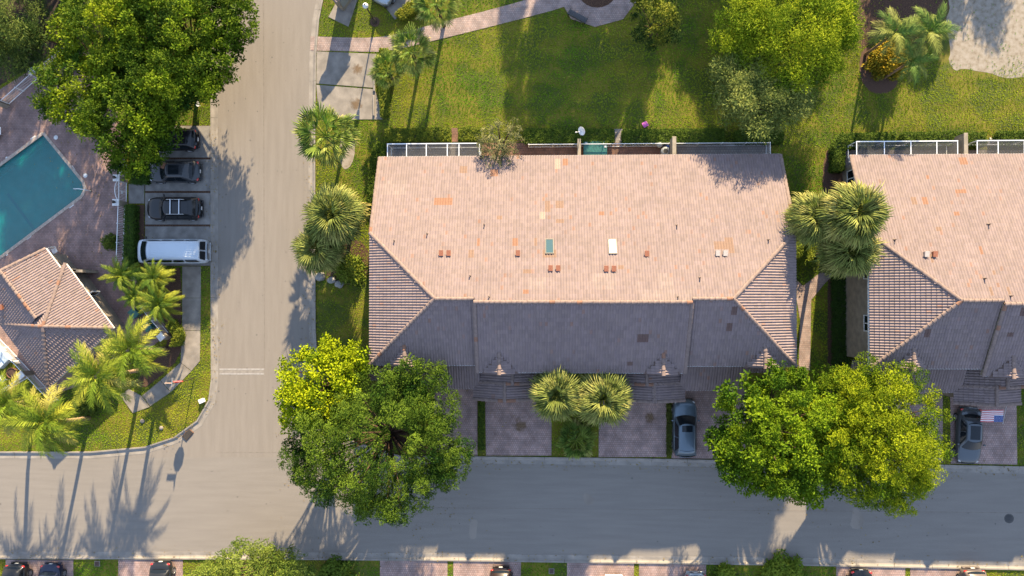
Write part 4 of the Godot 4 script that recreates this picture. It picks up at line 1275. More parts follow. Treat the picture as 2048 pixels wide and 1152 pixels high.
func hedge(label: String, poly: PackedVector2Array, h: float, dark: Color, light: Color, group := "", dens := 1.0) -> void:
	# a clipped hedge: woody core, leaves thick on top and sides
	var c := Vector2.ZERO
	for p in poly:
		c += p
	c /= poly.size()
	var t := thing("clipped_hedge", label, "hedge", Vector3(c.x, 0, c.y), 0.0, group)
	blocked.append(poly)
	var core := PackedVector2Array()
	for p in poly:
		core.append((p - c) * 0.92)
	var shr := Geometry2D.offset_polygon(core, -0.10)
	obj("stems", prism(shr[0] if shr.size() else core, 0.0, h - 0.16), M.hedge_core, t)
	var where := []
	var tint := []
	var r := Rect2(poly[0], Vector2.ZERO)
	for p in poly:
		r = r.expand(p)
	var n := int(r.size.x * r.size.y * 95.0 * dens)
	for i in n:
		var p := r.position + Vector2(rng.randf(), rng.randf()) * r.size
		if not Geometry2D.is_point_in_polygon(p, poly):
			continue
		var y := h + rnd(-0.14, 0.03) + 0.05 * sin(p.x * 2.1) * sin(p.y * 3.3)
		where.append(Transform3D(Basis(Vector3.UP, rng.randf() * TAU), Vector3(p.x - c.x, y, p.y - c.y)))
		var v := rng.randf()
		tint.append(dark.lerp(light, v))
	for k in poly.size():
		var a := poly[k]
		var b := poly[(k + 1) % poly.size()]
		for i in int(a.distance_to(b) * h * 75.0 * dens):
			var p := a.lerp(b, rng.randf())
			p += (c - p).normalized() * rnd(-0.02, 0.10)
			where.append(Transform3D(Basis(Vector3.UP, rng.randf() * TAU), Vector3(p.x - c.x, rnd(0.06, h), p.y - c.y)))
			tint.append(dark.lerp(light, rng.randf() * 0.8))
	copies("foliage", leaf_kind("small"), M.leaf, where, tint, t)

# a fan of pointed blades at the end of a stalk that runs along +x
func fan_frond(key: String, stalk: float, blade: float, blades: int, spread: float, droop: float, sd: int) -> Mesh:
	if cache.has(key):
		return cache[key]
	var r := RandomNumberGenerator.new()
	r.seed = sd
	var st := begin()
	st.set_color(Color(0.9, 0.9, 0.8))
	var tip := Vector3(stalk, -0.06 * stalk, 0)
	var w := 0.018
	quad(st, Vector3(0, 0, -w), Vector3(0, 0, w), tip + Vector3(0, 0, w), tip + Vector3(0, 0, -w))
	quad(st, Vector3(0, -w, 0), Vector3(0, w, 0), tip + Vector3(0, w, 0), tip + Vector3(0, -w, 0))
	for i in blades:
		var f := (i + 0.5) / blades * 2.0 - 1.0
		var a := f * spread
		var d := Vector3(cos(a), 0.10 - 0.28 * f * f, sin(a))
		var l := blade * (1.0 - 0.30 * absf(f)) * r.randf_range(0.9, 1.08)
		var s := Vector3(-sin(a), 0, cos(a))
		var hub := tip + Vector3(0.12 * blade * (1.0 - absf(f)), 0, 0)
		var hw := blade * spread / blades * 0.46
		var tone := r.randf_range(0.35, 1.0)
		st.set_color(Color(tone, tone, tone))
		var m := hub + d * l * 0.55 + Vector3(0, -droop * l * 0.10, 0)
		var e := hub + d * l * 0.84 + Vector3(0, -droop * l * 0.34, 0) + s * r.randf_range(-0.04, 0.04)
		var t := hub + d * l * 0.97 + Vector3(0, -droop * l * r.randf_range(0.55, 0.85), 0) + s * r.randf_range(-0.06, 0.06)
		var fold := Vector3(0, 0.035, 0)
		tri(st, hub, m + s * hw - fold, m + fold)
		tri(st, hub, m + fold, m - s * hw - fold)
		quad(st, m + s * hw - fold, e + s * hw * 0.5, e, m + fold)
		quad(st, m + fold, e, e - s * hw * 0.5, m - s * hw - fold)
		tri(st, e + s * hw * 0.5, t, e - s * hw * 0.5)
	cache[key] = done(st)
	return cache[key]

# an arching feather leaf: rachis with leaflets on both sides
func feather_frond(key: String, length: float, arch: float, pairs: int, leaflet: float, ruffle: float, sd: int) -> Mesh:
	if cache.has(key):
		return cache[key]
	var r := RandomNumberGenerator.new()
	r.seed = sd
	var st := begin()
	st.set_color(Color(0.9, 0.9, 0.8))
	var at := func(u: float) -> Vector3: return Vector3(length * (u - 0.12 * u * u * arch), length * (0.26 * u - arch * 0.62 * u * u), length * 0.06 * sin(u * 2.2))
	var steps := 8
	for i in steps:
		var a: Vector3 = at.call(float(i) / steps)
		var b: Vector3 = at.call(float(i + 1) / steps)
		var w := 0.03 * (1.0 - 0.85 * float(i) / steps)
		quad(st, a + Vector3(0, 0, w), b + Vector3(0, 0, w * 0.85), b - Vector3(0, 0, w * 0.85), a - Vector3(0, 0, w))
		quad(st, a + Vector3(0, w, 0), b + Vector3(0, w * 0.85, 0), b - Vector3(0, w * 0.85, 0), a - Vector3(0, w, 0))
	for i in pairs:
		var u := 0.14 + 0.86 * (i + 0.5) / pairs
		var p: Vector3 = at.call(u)
		var q: Vector3 = at.call(minf(u + 0.03, 1.03))
		var dir := (q - p).normalized()
		for s in [-1.0, 1.0]:
			var ang := deg_to_rad(lerpf(66, 28, u)) + r.randf_range(-0.16, 0.16) * ruffle
			var up := r.randf_range(-0.35, 0.5) * ruffle
			var o := (dir * cos(ang) + Vector3(0, up, s) .normalized() * sin(ang)).normalized()
			var l := leaflet * (0.45 + 0.75 * sin(PI * pow(u, 0.8) * 0.92)) * r.randf_range(0.85, 1.1)
			var n := dir * 0.024 * (1.0 + 0.5 * leaflet)
			var tone := r.randf_range(0.45, 1.0)
			st.set_color(Color(tone, tone, tone))
			var m := p + o * l * 0.55 + Vector3(0, -0.05 * l, 0)
			var t := p + o * l + Vector3(0, -0.34 * l, 0)
			tri(st, p - n * 0.6, m + n, p + n * 0.6)
			tri(st, p - n * 0.6, m - n, m + n)
			tri(st, m - n, t, m + n)
	cache[key] = done(st)
	return cache[key]

func frond_mats(key: String, cols: Array) -> Array:
	var out := []
	for i in cols.size():
		var k := key + str(i)
		if not M.has(k):
			var c: Color = cols[i]
			M[k] = mat(lin(c.r * 1.4, c.g * 1.4, c.b * 1.3), 0.55, {"back": Color(0.56, 0.66, 0.16), "spec": 0.2, "vc": true})
		out.append(M[k])
	return out

# kind: "sabal", "fan", "date", "queen", "adonidia"
func palm(called: String, label: String, base: Vector3, crown: Vector3, kind: String, n: int, size := 1.0, group := "") -> Node3D:
	var t := thing(called, label, "palm tree", base, 0.0, group)
	var c := crown - base
	var st := begin(false)
	var r0: float = {"date": 0.09, "fan": 0.13, "adonidia": 0.10}.get(kind, 0.15)
	var bow := Vector3(c.x * 0.38, c.y * 0.5, c.z * 0.38)
	tube(st, [Vector3(0, -0.1, 0), bow * 0.5 + Vector3(0, 0.1, 0), bow, c - Vector3(0, 0.05, 0)], [r0 * 1.35, r0 * 1.05, r0, r0 * 1.1], 10)
	obj("trunk", done(st), M.pale_bark if kind in ["queen", "adonidia"] else M.bark, t)
	if kind == "adonidia":
		var cs := begin(false)
		tube(cs, [c - Vector3(0, 0.7, 0), c - Vector3(0, 0.3, 0), c + Vector3(0, 0.1, 0)], [0.15, 0.12, 0.05], 9)
		obj("crownshaft", done(cs), M.shaft, t)
	var mats: Array
	match kind:
		"sabal":
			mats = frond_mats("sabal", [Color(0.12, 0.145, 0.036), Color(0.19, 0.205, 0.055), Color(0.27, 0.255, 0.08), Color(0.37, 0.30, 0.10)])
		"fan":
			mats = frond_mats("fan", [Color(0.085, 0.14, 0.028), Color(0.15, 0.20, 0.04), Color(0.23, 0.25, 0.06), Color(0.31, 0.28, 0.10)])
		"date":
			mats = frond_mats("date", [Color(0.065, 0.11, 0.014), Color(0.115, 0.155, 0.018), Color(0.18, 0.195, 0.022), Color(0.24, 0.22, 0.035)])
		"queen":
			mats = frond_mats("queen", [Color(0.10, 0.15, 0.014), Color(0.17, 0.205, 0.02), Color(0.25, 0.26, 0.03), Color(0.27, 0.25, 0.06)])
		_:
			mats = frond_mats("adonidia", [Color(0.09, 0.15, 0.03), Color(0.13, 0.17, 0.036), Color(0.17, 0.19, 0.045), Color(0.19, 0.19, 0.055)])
	for i in n:
		var f := (i + 0.5) / n
		var az := i * 2.39996 + rnd(-0.22, 0.22)
		var mesh: Mesh
		var el := 0.0
		match kind:
			"sabal":
				el = lerpf(1.4, -0.75, pow(f, 0.85)) + rnd(-0.12, 0.12)
				mesh = fan_frond("sabal%d" % (i % 5), 0.72 + 0.07 * (i % 5), 0.88, 13, 1.3, 1.15, 40 + i % 5)
			"fan":
				el = lerpf(1.3, -0.45, pow(f, 0.8)) + rnd(-0.12, 0.12)
				mesh = fan_frond("fan%d" % (i % 4), 1.05, 1.0, 10, 0.95, 0.35, 60 + i % 4)
			"date":
				el = lerpf(1.25, -0.2, pow(f, 0.9)) + rnd(-0.1, 0.1)
				mesh = feather_frond("date%d" % (i % 3), 1.55, 1.15, 30, 0.30, 0.5, 80 + i % 3)
			"queen":
				el = lerpf(1.2, 0.05, pow(f, 0.9)) + rnd(-0.1, 0.1)
				mesh = feather_frond("queen%d" % (i % 4), 3.1, 1.25, 58, 0.66, 1.1, 100 + i % 4)
			_:
				el = lerpf(1.1, 0.1, f) + rnd(-0.08, 0.08)
				mesh = feather_frond("adonidia%d" % (i % 3), 1.85, 1.3, 34, 0.52, 0.8, 120 + i % 3)
		var b := Basis(Vector3.UP, az) * Basis(Vector3.BACK, el) * Basis(Vector3.RIGHT, rnd(-0.35, 0.35))
		var s := size * rnd(0.86, 1.1)
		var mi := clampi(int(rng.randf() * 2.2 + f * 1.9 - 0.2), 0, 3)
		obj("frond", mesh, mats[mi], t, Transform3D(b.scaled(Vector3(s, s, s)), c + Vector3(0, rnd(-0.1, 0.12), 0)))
	return t

func under(crown: Vector3, dx := 0.0, dz := 0.0) -> Vector3:
	return Vector3(crown.x + dx, 0, crown.z + dz)

func build_plants() -> void:
	var green := Color(0.018, 0.046, 0.006)
	var mid_green := Color(0.035, 0.075, 0.008)
	var lime := Color(0.125, 0.178, 0.007)
	var gold := Color(0.165, 0.205, 0.007)
	# the broad trees by the pool parking
	var c := Vector3(-27.56, 5.5, -20)
	tree("shade_tree", "large dark green shade tree leaning over the street at the top left", Vector3(-28.57, 0, -20.31), [[c, 4.9, 2.2], [Vector3(-23.9, 5.2, -21.47), 2.5, 1.5], [Vector3(-29.8, 5.6, -22.05), 3.4, 1.8], [Vector3(-25.65, 4.8, -18.39), 2.2, 1.4]], "broad", green, lime, 1.0, 1.0, "shade trees by the pool")
	c = Vector3(-31.83, 5, -14.04)
	tree("shade_tree", "dark green shade tree hanging over the parked cars by the pool gate", Vector3(-30.72, 0, -16.26), [[c, 3.6, 1.9], [Vector3(-28.6, 5.2, -16.73), 2.8, 1.7], [Vector3(-31.29, 4.6, -11.46), 1.9, 1.2], [Vector3(-29.85, 4.7, -13.55), 1.5, 1.1]], "broad", green, lime, 1.0, 1.0, "shade trees by the pool")
	c = Vector3(-35.56, 4.9, -16.23)
	tree("shade_tree", "yellow-green shade tree between the pool fence and the parking", Vector3(-34.65, 0, -17.37), [[c, 3.1, 1.8], [Vector3(-33.15, 5.6, -20.93), 3.6, 2.1]], "broad", mid_green, gold, 1.0, 1.0, "shade trees by the pool")
	c = Vector3(-40.19, 6, -21.64)
	tree("feathery_tree", "soft feathery tree in the top left corner beyond the fence", under(c), [[c, 2.8, 2.0], [Vector3(-40.63, 5, -19.57), 1.8, 1.3]], "feather", Color(0.03, 0.06, 0.012), Color(0.12, 0.15, 0.03), 1.0, 1.0)
	# street trees
	c = Vector3(-16.07, 6.4, 6.66)
	tree("street_tree", "bright yellow-green tree at the street corner", under(c, 0.2, 0.3), [[c, 2.9, 2.0], [Vector3(-14.45, 6, 4.9), 1.6, 1.3], [Vector3(-17.48, 6, 8.15), 1.9, 1.4]], "broad", Color(0.09, 0.145, 0.004), Color(0.27, 0.305, 0.006), 1.0, 0.8)
	c = Vector3(-12.01, 6.6, 10.54)
	tree("street_tree", "large olive green tree over the first driveway, beside the yellow one", under(c, 0.2, 0.0), [[c, 5.9, 2.9], [Vector3(-8.5, 6, 7.65), 2.6, 1.8], [Vector3(-16.17, 6, 12), 2.5, 1.8], [Vector3(-7.42, 5.6, 12.02), 2.3, 1.5], [Vector3(-12.09, 5.6, 14.32), 2.3, 1.4]], "fine", Color(0.012, 0.036, 0.004), Color(0.100, 0.150, 0.014), 1.15, 1.05)
	c = Vector3(17.75, 6.5, 9.53)
	tree("street_tree", "dense deep green tree left of the golden one by the second row", under(c, -0.2, 0.3), [[c, 4.7, 2.8], [Vector3(15.51, 5.8, 11.05), 2.4, 1.7], [Vector3(19.52, 5.6, 12.17), 2.6, 1.6]], "broad", Color(0.028, 0.066, 0.004), Color(0.140, 0.205, 0.007), 1.15, 0.95)
	c = Vector3(24.27, 6.7, 9.81)
	tree("street_tree", "dense golden green tree in front of the second row's first driveway", under(c, -0.3, 0.4), [[c, 5.0, 2.9], [Vector3(22.56, 6.2, 7.63), 2.5, 1.8], [Vector3(26.31, 5.8, 12.61), 2.4, 1.5], [Vector3(21.28, 6.2, 10.55), 2.6, 1.9], [Vector3(25.38, 6.8, 10.75), 2.8, 1.9], [Vector3(24.04, 7.2, 8.71), 2.4, 1.8]], "fine", Color(0.042, 0.084, 0.004), Color(0.205, 0.24, 0.007), 1.2, 0.95)
	# back lawn trees
	c = Vector3(19.79, 4.6, -20.33)
	tree("weeping_tree", "wide feathery yellow-green tree on the back lawn", under(c, -0.3, 0.3), [[c, 4.4, 1.9], [Vector3(16.58, 4.4, -20.53), 2.4, 1.5], [Vector3(22.24, 4.4, -21.22), 2.1, 1.5]], "feather", Color(0.07, 0.125, 0.006), Color(0.25, 0.29, 0.012), 1.1, 1.0)
	c = Vector3(17.32, 4, -15.02)
	tree("weeping_tree", "grey-green airy tree close to the back corner of the first row", under(c, -0.2, 0.1), [[c, 2.9, 1.4], [Vector3(16.12, 4, -17.01), 1.8, 1.2], [Vector3(19.23, 4, -16.01), 1.5, 1.1]], "feather", Color(0.06, 0.09, 0.022), Color(0.23, 0.25, 0.06), 1.0, 1.0)
	c = Vector3(9.38, 3.6, -21.81)
	tree("young_tree", "small dark glossy tree with yellow tips beside the brick plaza", under(c, 0.0, 0.1), [[c, 1.9, 2.0]], "broad", Color(0.015, 0.035, 0.008), Color(0.15, 0.16, 0.016), 0.9, 0.7)
	c = Vector3(-2.74, 3, -12.44)
	tree("olive_tree", "thin grey-green tree on the patio behind the second townhouse", under(c, 0.0, 0.0), [[c, 1.75, 1.1], [Vector3(-3.46, 2.9, -11.78), 1.1, 0.8]], "fine", Color(0.075, 0.08, 0.03), Color(0.20, 0.19, 0.08), 0.5, 0.6)
	c = Vector3(-21.84, 5, 21.28)
	tree("street_tree", "pale green tree cut off by the photo's bottom edge", under(c, 0.0, 0.4), [[c, 2.5, 1.8], [Vector3(-24.48, 4.6, 22.06), 2.1, 1.5], [Vector3(-18.99, 4.6, 21.59), 1.8, 1.5], [Vector3(-20.45, 4.4, 20.42), 1.2, 1.1]], "fine", Color(0.05, 0.085, 0.012), Color(0.18, 0.215, 0.035), 1.0, 0.8)
	# trees past the photo's top edge, known by their shade on the lawn
	for q in [["tall tree past the top edge whose shade lies across the middle lawn", Vector3(7.4, 0, -42), 11.0, 6.3], ["tall tree past the top edge whose shade lies near the weeping trees", Vector3(21.3, 0, -42.5), 11.4, 5.7], ["tree past the top edge that shades the brick plaza", Vector3(6.5, 0, -33.5), 6.4, 4.4], ["tree past the top edge that shades the wide back lawn", Vector3(15.0, 0, -33.0), 4.8, 4.4], ["tree past the top edge behind the weeping trees", Vector3(23.0, 0, -35.0), 7.0, 4.2], ["slim tree past the top edge that shades the bare sand", Vector3(40.5, 0, -41.0), 7.9, 2.2], ["tree past the top edge that shades the bare soil", Vector3(34.0, 0, -36.5), 6.4, 3.6], ["tall tree past the top left corner that shades the pool", Vector3(-39.0, 0, -34.0), 10.0, 5.6], ["tree past the left edge that shades the pool's corner", Vector3(-48.5, 0, -27.0), 8.5, 4.8]]:
		tree("distant_tree", q[0], q[1], [[q[1] + Vector3(0, q[2] * 0.60, 0), q[3], q[2] * 0.40]], "broad", green, mid_green, 1.5, 1.25, "trees past the top edge")

	# fan palms along the lawn by the street
	c = Vector3(-16.33, 4.6, -12.6)
	palm("fan_palm", "large fan palm at the street edge above the round sabal palms", Vector3(-16.39, 0, -12.26), c, "fan", 56, 1.28)
	palm("sabal_palm", "upper round sabal palm beside the first gable", under(Vector3(-15.58, 4.4, -6.39), 0.2), Vector3(-15.58, 4.4, -6.39), "sabal", 135, 1.36, "sabal palms by the street")
	palm("sabal_palm", "lower sabal palm leaning over the street gutter", under(Vector3(-17.16, 3.6, -3.87), 0.4), Vector3(-17.16, 3.6, -3.87), "sabal", 100, 1.21, "sabal palms by the street")
	palm("sabal_palm", "left sabal palm of the pair in front of the garages", under(Vector3(1.59, 5, 7.25)), Vector3(1.59, 5, 7.25), "sabal", 132, 1.21, "sabal palms between the driveways")
	palm("sabal_palm", "right sabal palm of the pair in front of the garages", under(Vector3(5.08, 4.9, 7.62)), Vector3(5.08, 4.9, 7.62), "sabal", 135, 1.26, "sabal palms between the driveways")
	palm("sabal_palm", "left sabal palm of the three between the two rows", under(Vector3(20.49, 6, -5.83), 0.2), Vector3(20.49, 6, -5.83), "sabal", 125, 1.21, "sabal palms between the two rows")
	palm("sabal_palm", "top right sabal palm of the three between the two rows", under(Vector3(22.4, 8, -5.95), -0.2), Vector3(22.4, 8, -5.95), "sabal", 132, 1.33, "sabal palms between the two rows")
	palm("sabal_palm", "bottom sabal palm of the three between the two rows", under(Vector3(22.96, 5.8, -3.48), -0.2), Vector3(22.96, 5.8, -3.48), "sabal", 132, 1.22, "sabal palms between the two rows")
	palm("fan_palm", "robust fan palm on the lawn below the brick path", under(Vector3(-9.84, 3.6, -19.46)), Vector3(-9.84, 3.6, -19.46), "fan", 46, 0.98, "fan palms by the brick path")
	palm("fan_palm", "smaller fan palm at the hedge of the parking pad", under(Vector3(-12.01, 2.6, -18.35)), Vector3(-12.01, 2.6, -18.35), "fan", 38, 0.76, "fan palms by the brick path")
	palm("fan_palm", "fan palm at the top edge beside the clipped yellow hedge", under(Vector3(-7.78, 4.4, -22.9)), Vector3(-7.78, 4.4, -22.9), "fan", 42, 0.95, "fan palms by the brick path")
	palm("palmetto", "low silver-green palmetto in the bed between two driveways", under(Vector3(3.28, 0.7, 11.64)), Vector3(3.28, 0.7, 11.64), "fan", 46, 0.84)
	# small date palms by the clubhouse
	for q in [["dark young date palm beside the white van's nose", Vector3(-33.56, 2.6, -1.86), 26, 1.05], ["upper yellow-green date palm below the white van", Vector3(-30.69, 2.9, -1.65), 26, 0.98], ["left date palm of the group below the van", Vector3(-32.63, 2.4, -0.15), 22, 0.9], ["lowest and largest date palm beside the sidewalk", Vector3(-30.31, 2.9, 0.45), 30, 1.12]]:
		palm("date_palm", q[0], under(q[1]), q[1], "date", q[2], q[3], "date palms below the van")
	# queen palms over the clubhouse roof
	palm("queen_palm", "queen palm leaning from the sidewalk over the clubhouse eave", Vector3(-31.42, 0, 4.3), Vector3(-31.19, 5.4, 4.02), "queen", 20, 0.84, "queen palms at the clubhouse")
	palm("queen_palm", "queen palm over the clubhouse's southern corner", Vector3(-33.36, 0, 6.09), Vector3(-33.49, 5.6, 6), "queen", 20, 0.92, "queen palms at the clubhouse")
	palm("queen_palm", "queen palm at the corner lawn left of the others", Vector3(-38.06, 0, 10.23), Vector3(-38.11, 5, 9.59), "queen", 20, 0.92, "queen palms at the clubhouse")
	palm("queen_palm", "queen palm at the left photo edge", Vector3(-42.8, 0, 8.73), Vector3(-41.28, 4.8, 8.32), "queen", 16, 0.9, "queen palms at the clubhouse")
	# christmas palms round the croton
	palm("christmas_palm", "left christmas palm above the orange croton", under(Vector3(27.15, 4.6, -20.08)), Vector3(27.15, 4.6, -20.08), "adonidia", 13, 1.0, "christmas palms by the sand")
	palm("christmas_palm", "right christmas palm next to the bare sand", under(Vector3(29.59, 4.8, -20.12)), Vector3(29.59, 4.8, -20.12), "adonidia", 13, 1.05, "christmas palms by the sand")
	palm("christmas_palm", "lower christmas palm right of the orange croton", under(Vector3(28.68, 4, -18.14)), Vector3(28.68, 4, -18.14), "adonidia", 12, 0.95, "christmas palms by the sand")
	shrub("croton", "domed croton bush with orange and yellow leaves", "shrub", Vector3(28.66, 0, -19.53), 1.55, 2.2, "croton", Color(0.10, 0.12, 0.015), Color(0.36, 0.22, 0.012), "", 900)

	# hedges
	var hd := Color(0.036, 0.066, 0.010)
	var hl := Color(0.095, 0.135, 0.016)
	var hb := Color(0.20, 0.215, 0.022)
	hedge("clipped hedge left of the brick step path behind the screen room", PackedVector2Array([Vector2(-12.49, -14.04), Vector2(-7.2, -14.07), Vector2(-7.19, -13.12), Vector2(-12.49, -13.08)]), 0.85, hd, hb, "clipped hedges behind the first row")
	hedge("short clipped hedge between brick step path and olive tree", PackedVector2Array([Vector2(-6.37, -14.07), Vector2(-4.54, -14.05), Vector2(-4.54, -13.1), Vector2(-6.36, -13.11)]), 0.85, hd, hb, "clipped hedges behind the first row")
	hedge("clipped hedge right of the olive tree, ending at the dark brick path", PackedVector2Array([Vector2(-0.9, -13.94), Vector2(6.36, -13.84), Vector2(6.36, -12.85), Vector2(-0.9, -12.9)]), 0.85, hd, hl, "clipped hedges behind the first row")
	hedge("clipped hedge crossed by a bright strip of sun", PackedVector2Array([Vector2(7.18, -13.79), Vector2(15.34, -13.8), Vector2(15.34, -12.78), Vector2(7.18, -12.8)]), 0.85, hd, hl, "clipped hedges behind the first row")
	hedge("dark clipped hedge under the grey-green tree", PackedVector2Array([Vector2(16.39, -13.63), Vector2(20.1, -13.6), Vector2(20.09, -12.7), Vector2(16.39, -12.73)]), 0.85, hd, hl, "clipped hedges behind the first row")
	hedge("leafy foundation planting up the west gable", PackedVector2Array([Vector2(-13.5, -12.76), Vector2(-12.66, -12.92), Vector2(-12.66, -11.58), Vector2(-13.33, -11.08), Vector2(-13.57, -8.16), Vector2(-13.99, -7.95), Vector2(-13.83, -11.08)]), 0.7, hd, hl)
	hedge("corner hedge bent round the second row's screen room", PackedVector2Array([Vector2(24.15, -12.41), Vector2(24.8, -13.3), Vector2(29.01, -13.35), Vector2(29.01, -12.37), Vector2(25.51, -12.32), Vector2(24.95, -12), Vector2(24.94, -10.37), Vector2(24.14, -10.38)]), 0.95, hd, hl, "clipped hedges behind the second row")
	hedge("clipped hedge in the middle behind the second row", PackedVector2Array([Vector2(29.73, -13.34), Vector2(33.84, -13.39), Vector2(33.83, -12.34), Vector2(29.72, -12.37)]), 0.95, hd, hl, "clipped hedges behind the second row")
	hedge("shorter clipped hedge left of the pale paver", PackedVector2Array([Vector2(34, -13.31), Vector2(36.2, -13.33), Vector2(36.19, -12.32), Vector2(33.99, -12.34)]), 0.95, hd, hl, "clipped hedges behind the second row")
	hedge("clipped hedge at the right photo edge behind the second row", PackedVector2Array([Vector2(37.18, -13.36), Vector2(42, -13.4), Vector2(41.98, -12.28), Vector2(37.17, -12.31)]), 0.95, hd, hl, "clipped hedges behind the second row")
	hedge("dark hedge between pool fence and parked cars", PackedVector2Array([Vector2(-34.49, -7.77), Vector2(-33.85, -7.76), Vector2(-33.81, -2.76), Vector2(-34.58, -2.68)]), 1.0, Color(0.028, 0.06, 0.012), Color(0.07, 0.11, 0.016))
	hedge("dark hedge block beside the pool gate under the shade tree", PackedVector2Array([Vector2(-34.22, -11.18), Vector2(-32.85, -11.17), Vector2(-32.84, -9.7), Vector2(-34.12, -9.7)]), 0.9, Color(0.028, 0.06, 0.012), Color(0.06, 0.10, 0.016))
	hedge("narrow hedge along the pale parking pad", PackedVector2Array([Vector2(-13, -20.8), Vector2(-12.37, -20.79), Vector2(-12.28, -19.2), Vector2(-12.39, -15.31), Vector2(-12.9, -15.15), Vector2(-12.99, -17.74)]), 0.8, hd, hb)
	hedge("clipped yellow-green hedge beside the silver car", PackedVector2Array([Vector2(-11.7, -23.68), Vector2(-9.79, -25.32), Vector2(-9.12, -24.64), Vector2(-11.12, -23.25)]), 0.9, Color(0.10, 0.12, 0.014), Color(0.25, 0.235, 0.02))
	hedge("curved leafy hedge at the clubhouse fence corner", PackedVector2Array([Vector2(-31.09, 2.19), Vector2(-30.45, 1.85), Vector2(-29.71, 3.02), Vector2(-29.88, 3.94), Vector2(-30.64, 4.03), Vector2(-30.4, 3.02)]), 0.8, hd, hb)
	hedge("low dark hedge at the front of the second driveway's west side", PackedVector2Array([Vector2(-4.68, 8.71), Vector2(-4.39, 8.71), Vector2(-4.39, 12.59), Vector2(-4.68, 12.59)]), 0.38, Color(0.03, 0.055, 0.012), hl)
	hedge("low dark hedge strip beside the grey car", PackedVector2Array([Vector2(10.85, 8.8), Vector2(11.1, 8.8), Vector2(11.08, 12.9), Vector2(10.84, 12.9)]), 0.28, Color(0.05, 0.06, 0.016), Color(0.10, 0.11, 0.02))
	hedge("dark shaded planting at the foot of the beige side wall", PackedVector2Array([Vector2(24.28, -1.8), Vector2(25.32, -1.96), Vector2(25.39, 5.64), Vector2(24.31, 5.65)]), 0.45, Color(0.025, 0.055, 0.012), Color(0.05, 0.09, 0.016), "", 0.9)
	shrub("round_shrub", "round glossy shrub at the foot of the first gable", "shrub", Vector3(-15.59, 0, -2.44), 1.2, 1.2, "croton", Color(0.06, 0.11, 0.016), Color(0.19, 0.21, 0.022))
	shrub("round_shrub", "green shrub under the three sabal palms", "shrub", Vector3(22.23, 0, -3.75), 1.1, 1.1, "small", Color(0.06, 0.11, 0.016), Color(0.18, 0.2, 0.022), "", 700)
	shrub("round_shrub", "dark shrub on the pool deck against the fence", "shrub", Vector3(-36.2, 0, -4.77), 0.65, 0.8, "small", Color(0.04, 0.075, 0.014), Color(0.12, 0.14, 0.02), "", 350)
	shrub("round_shrub", "leafy shrub at the bottom edge right of the pale tree", "shrub", Vector3(-16.76, 0, 23.22), 1.5, 1.2, "croton", Color(0.05, 0.10, 0.014), Color(0.13, 0.17, 0.02))
	shrub("round_shrub", "bright shrub at the bottom edge right of the silver car", "shrub", Vector3(15.43, 0, 22.76), 0.9, 1.0, "croton", Color(0.08, 0.14, 0.016), Color(0.19, 0.22, 0.022))
	shrub("round_shrub", "wide bright shrub at the bottom edge left of the black sedan", "shrub", Vector3(19.97, 0, 22.77), 1.9, 1.1, "croton", Color(0.08, 0.14, 0.016), Color(0.19, 0.22, 0.022))
	shrub("round_shrub", "grey-green shrub in the corner bed below the queen palms", "shrub", Vector3(-37.99, 0, 9.04), 1.0, 0.9, "small", Color(0.04, 0.075, 0.014), Color(0.10, 0.13, 0.02), "", 600)

# ---------------------------------------------------------------- cars
func loft(st: SurfaceTool, rings: Array) -> void:
	for i in rings.size() - 1:
		for k in rings[i].size() - 1:
			quad(st, rings[i][k], rings[i][k + 1], rings[i + 1][k + 1], rings[i + 1][k])

func patch(corners: Array, bow: Vector3, lift: Vector3, n := 6) -> Mesh:
	# a curved pane between its four corners (a-b lower edge, d-c upper edge), bowed along «bow» in the middle
	var st := begin(false)
	var rows := []
	for j in 4:
		var v := j / 3.0
		var ring := []
		for i in n + 1:
			var u := float(i) / n
			var p: Vector3 = corners[0].lerp(corners[1], u).lerp(corners[3].lerp(corners[2], u), v)
			ring.append(p + bow * (1.0 - pow(u * 2.0 - 1.0, 2.0)) + lift)
		rows.append(ring)
	loft(st, rows)
	return done(st)

func mirrored(p: Vector3, s: float) -> Vector3:
	return Vector3(p.x, p.y, p.z * s)

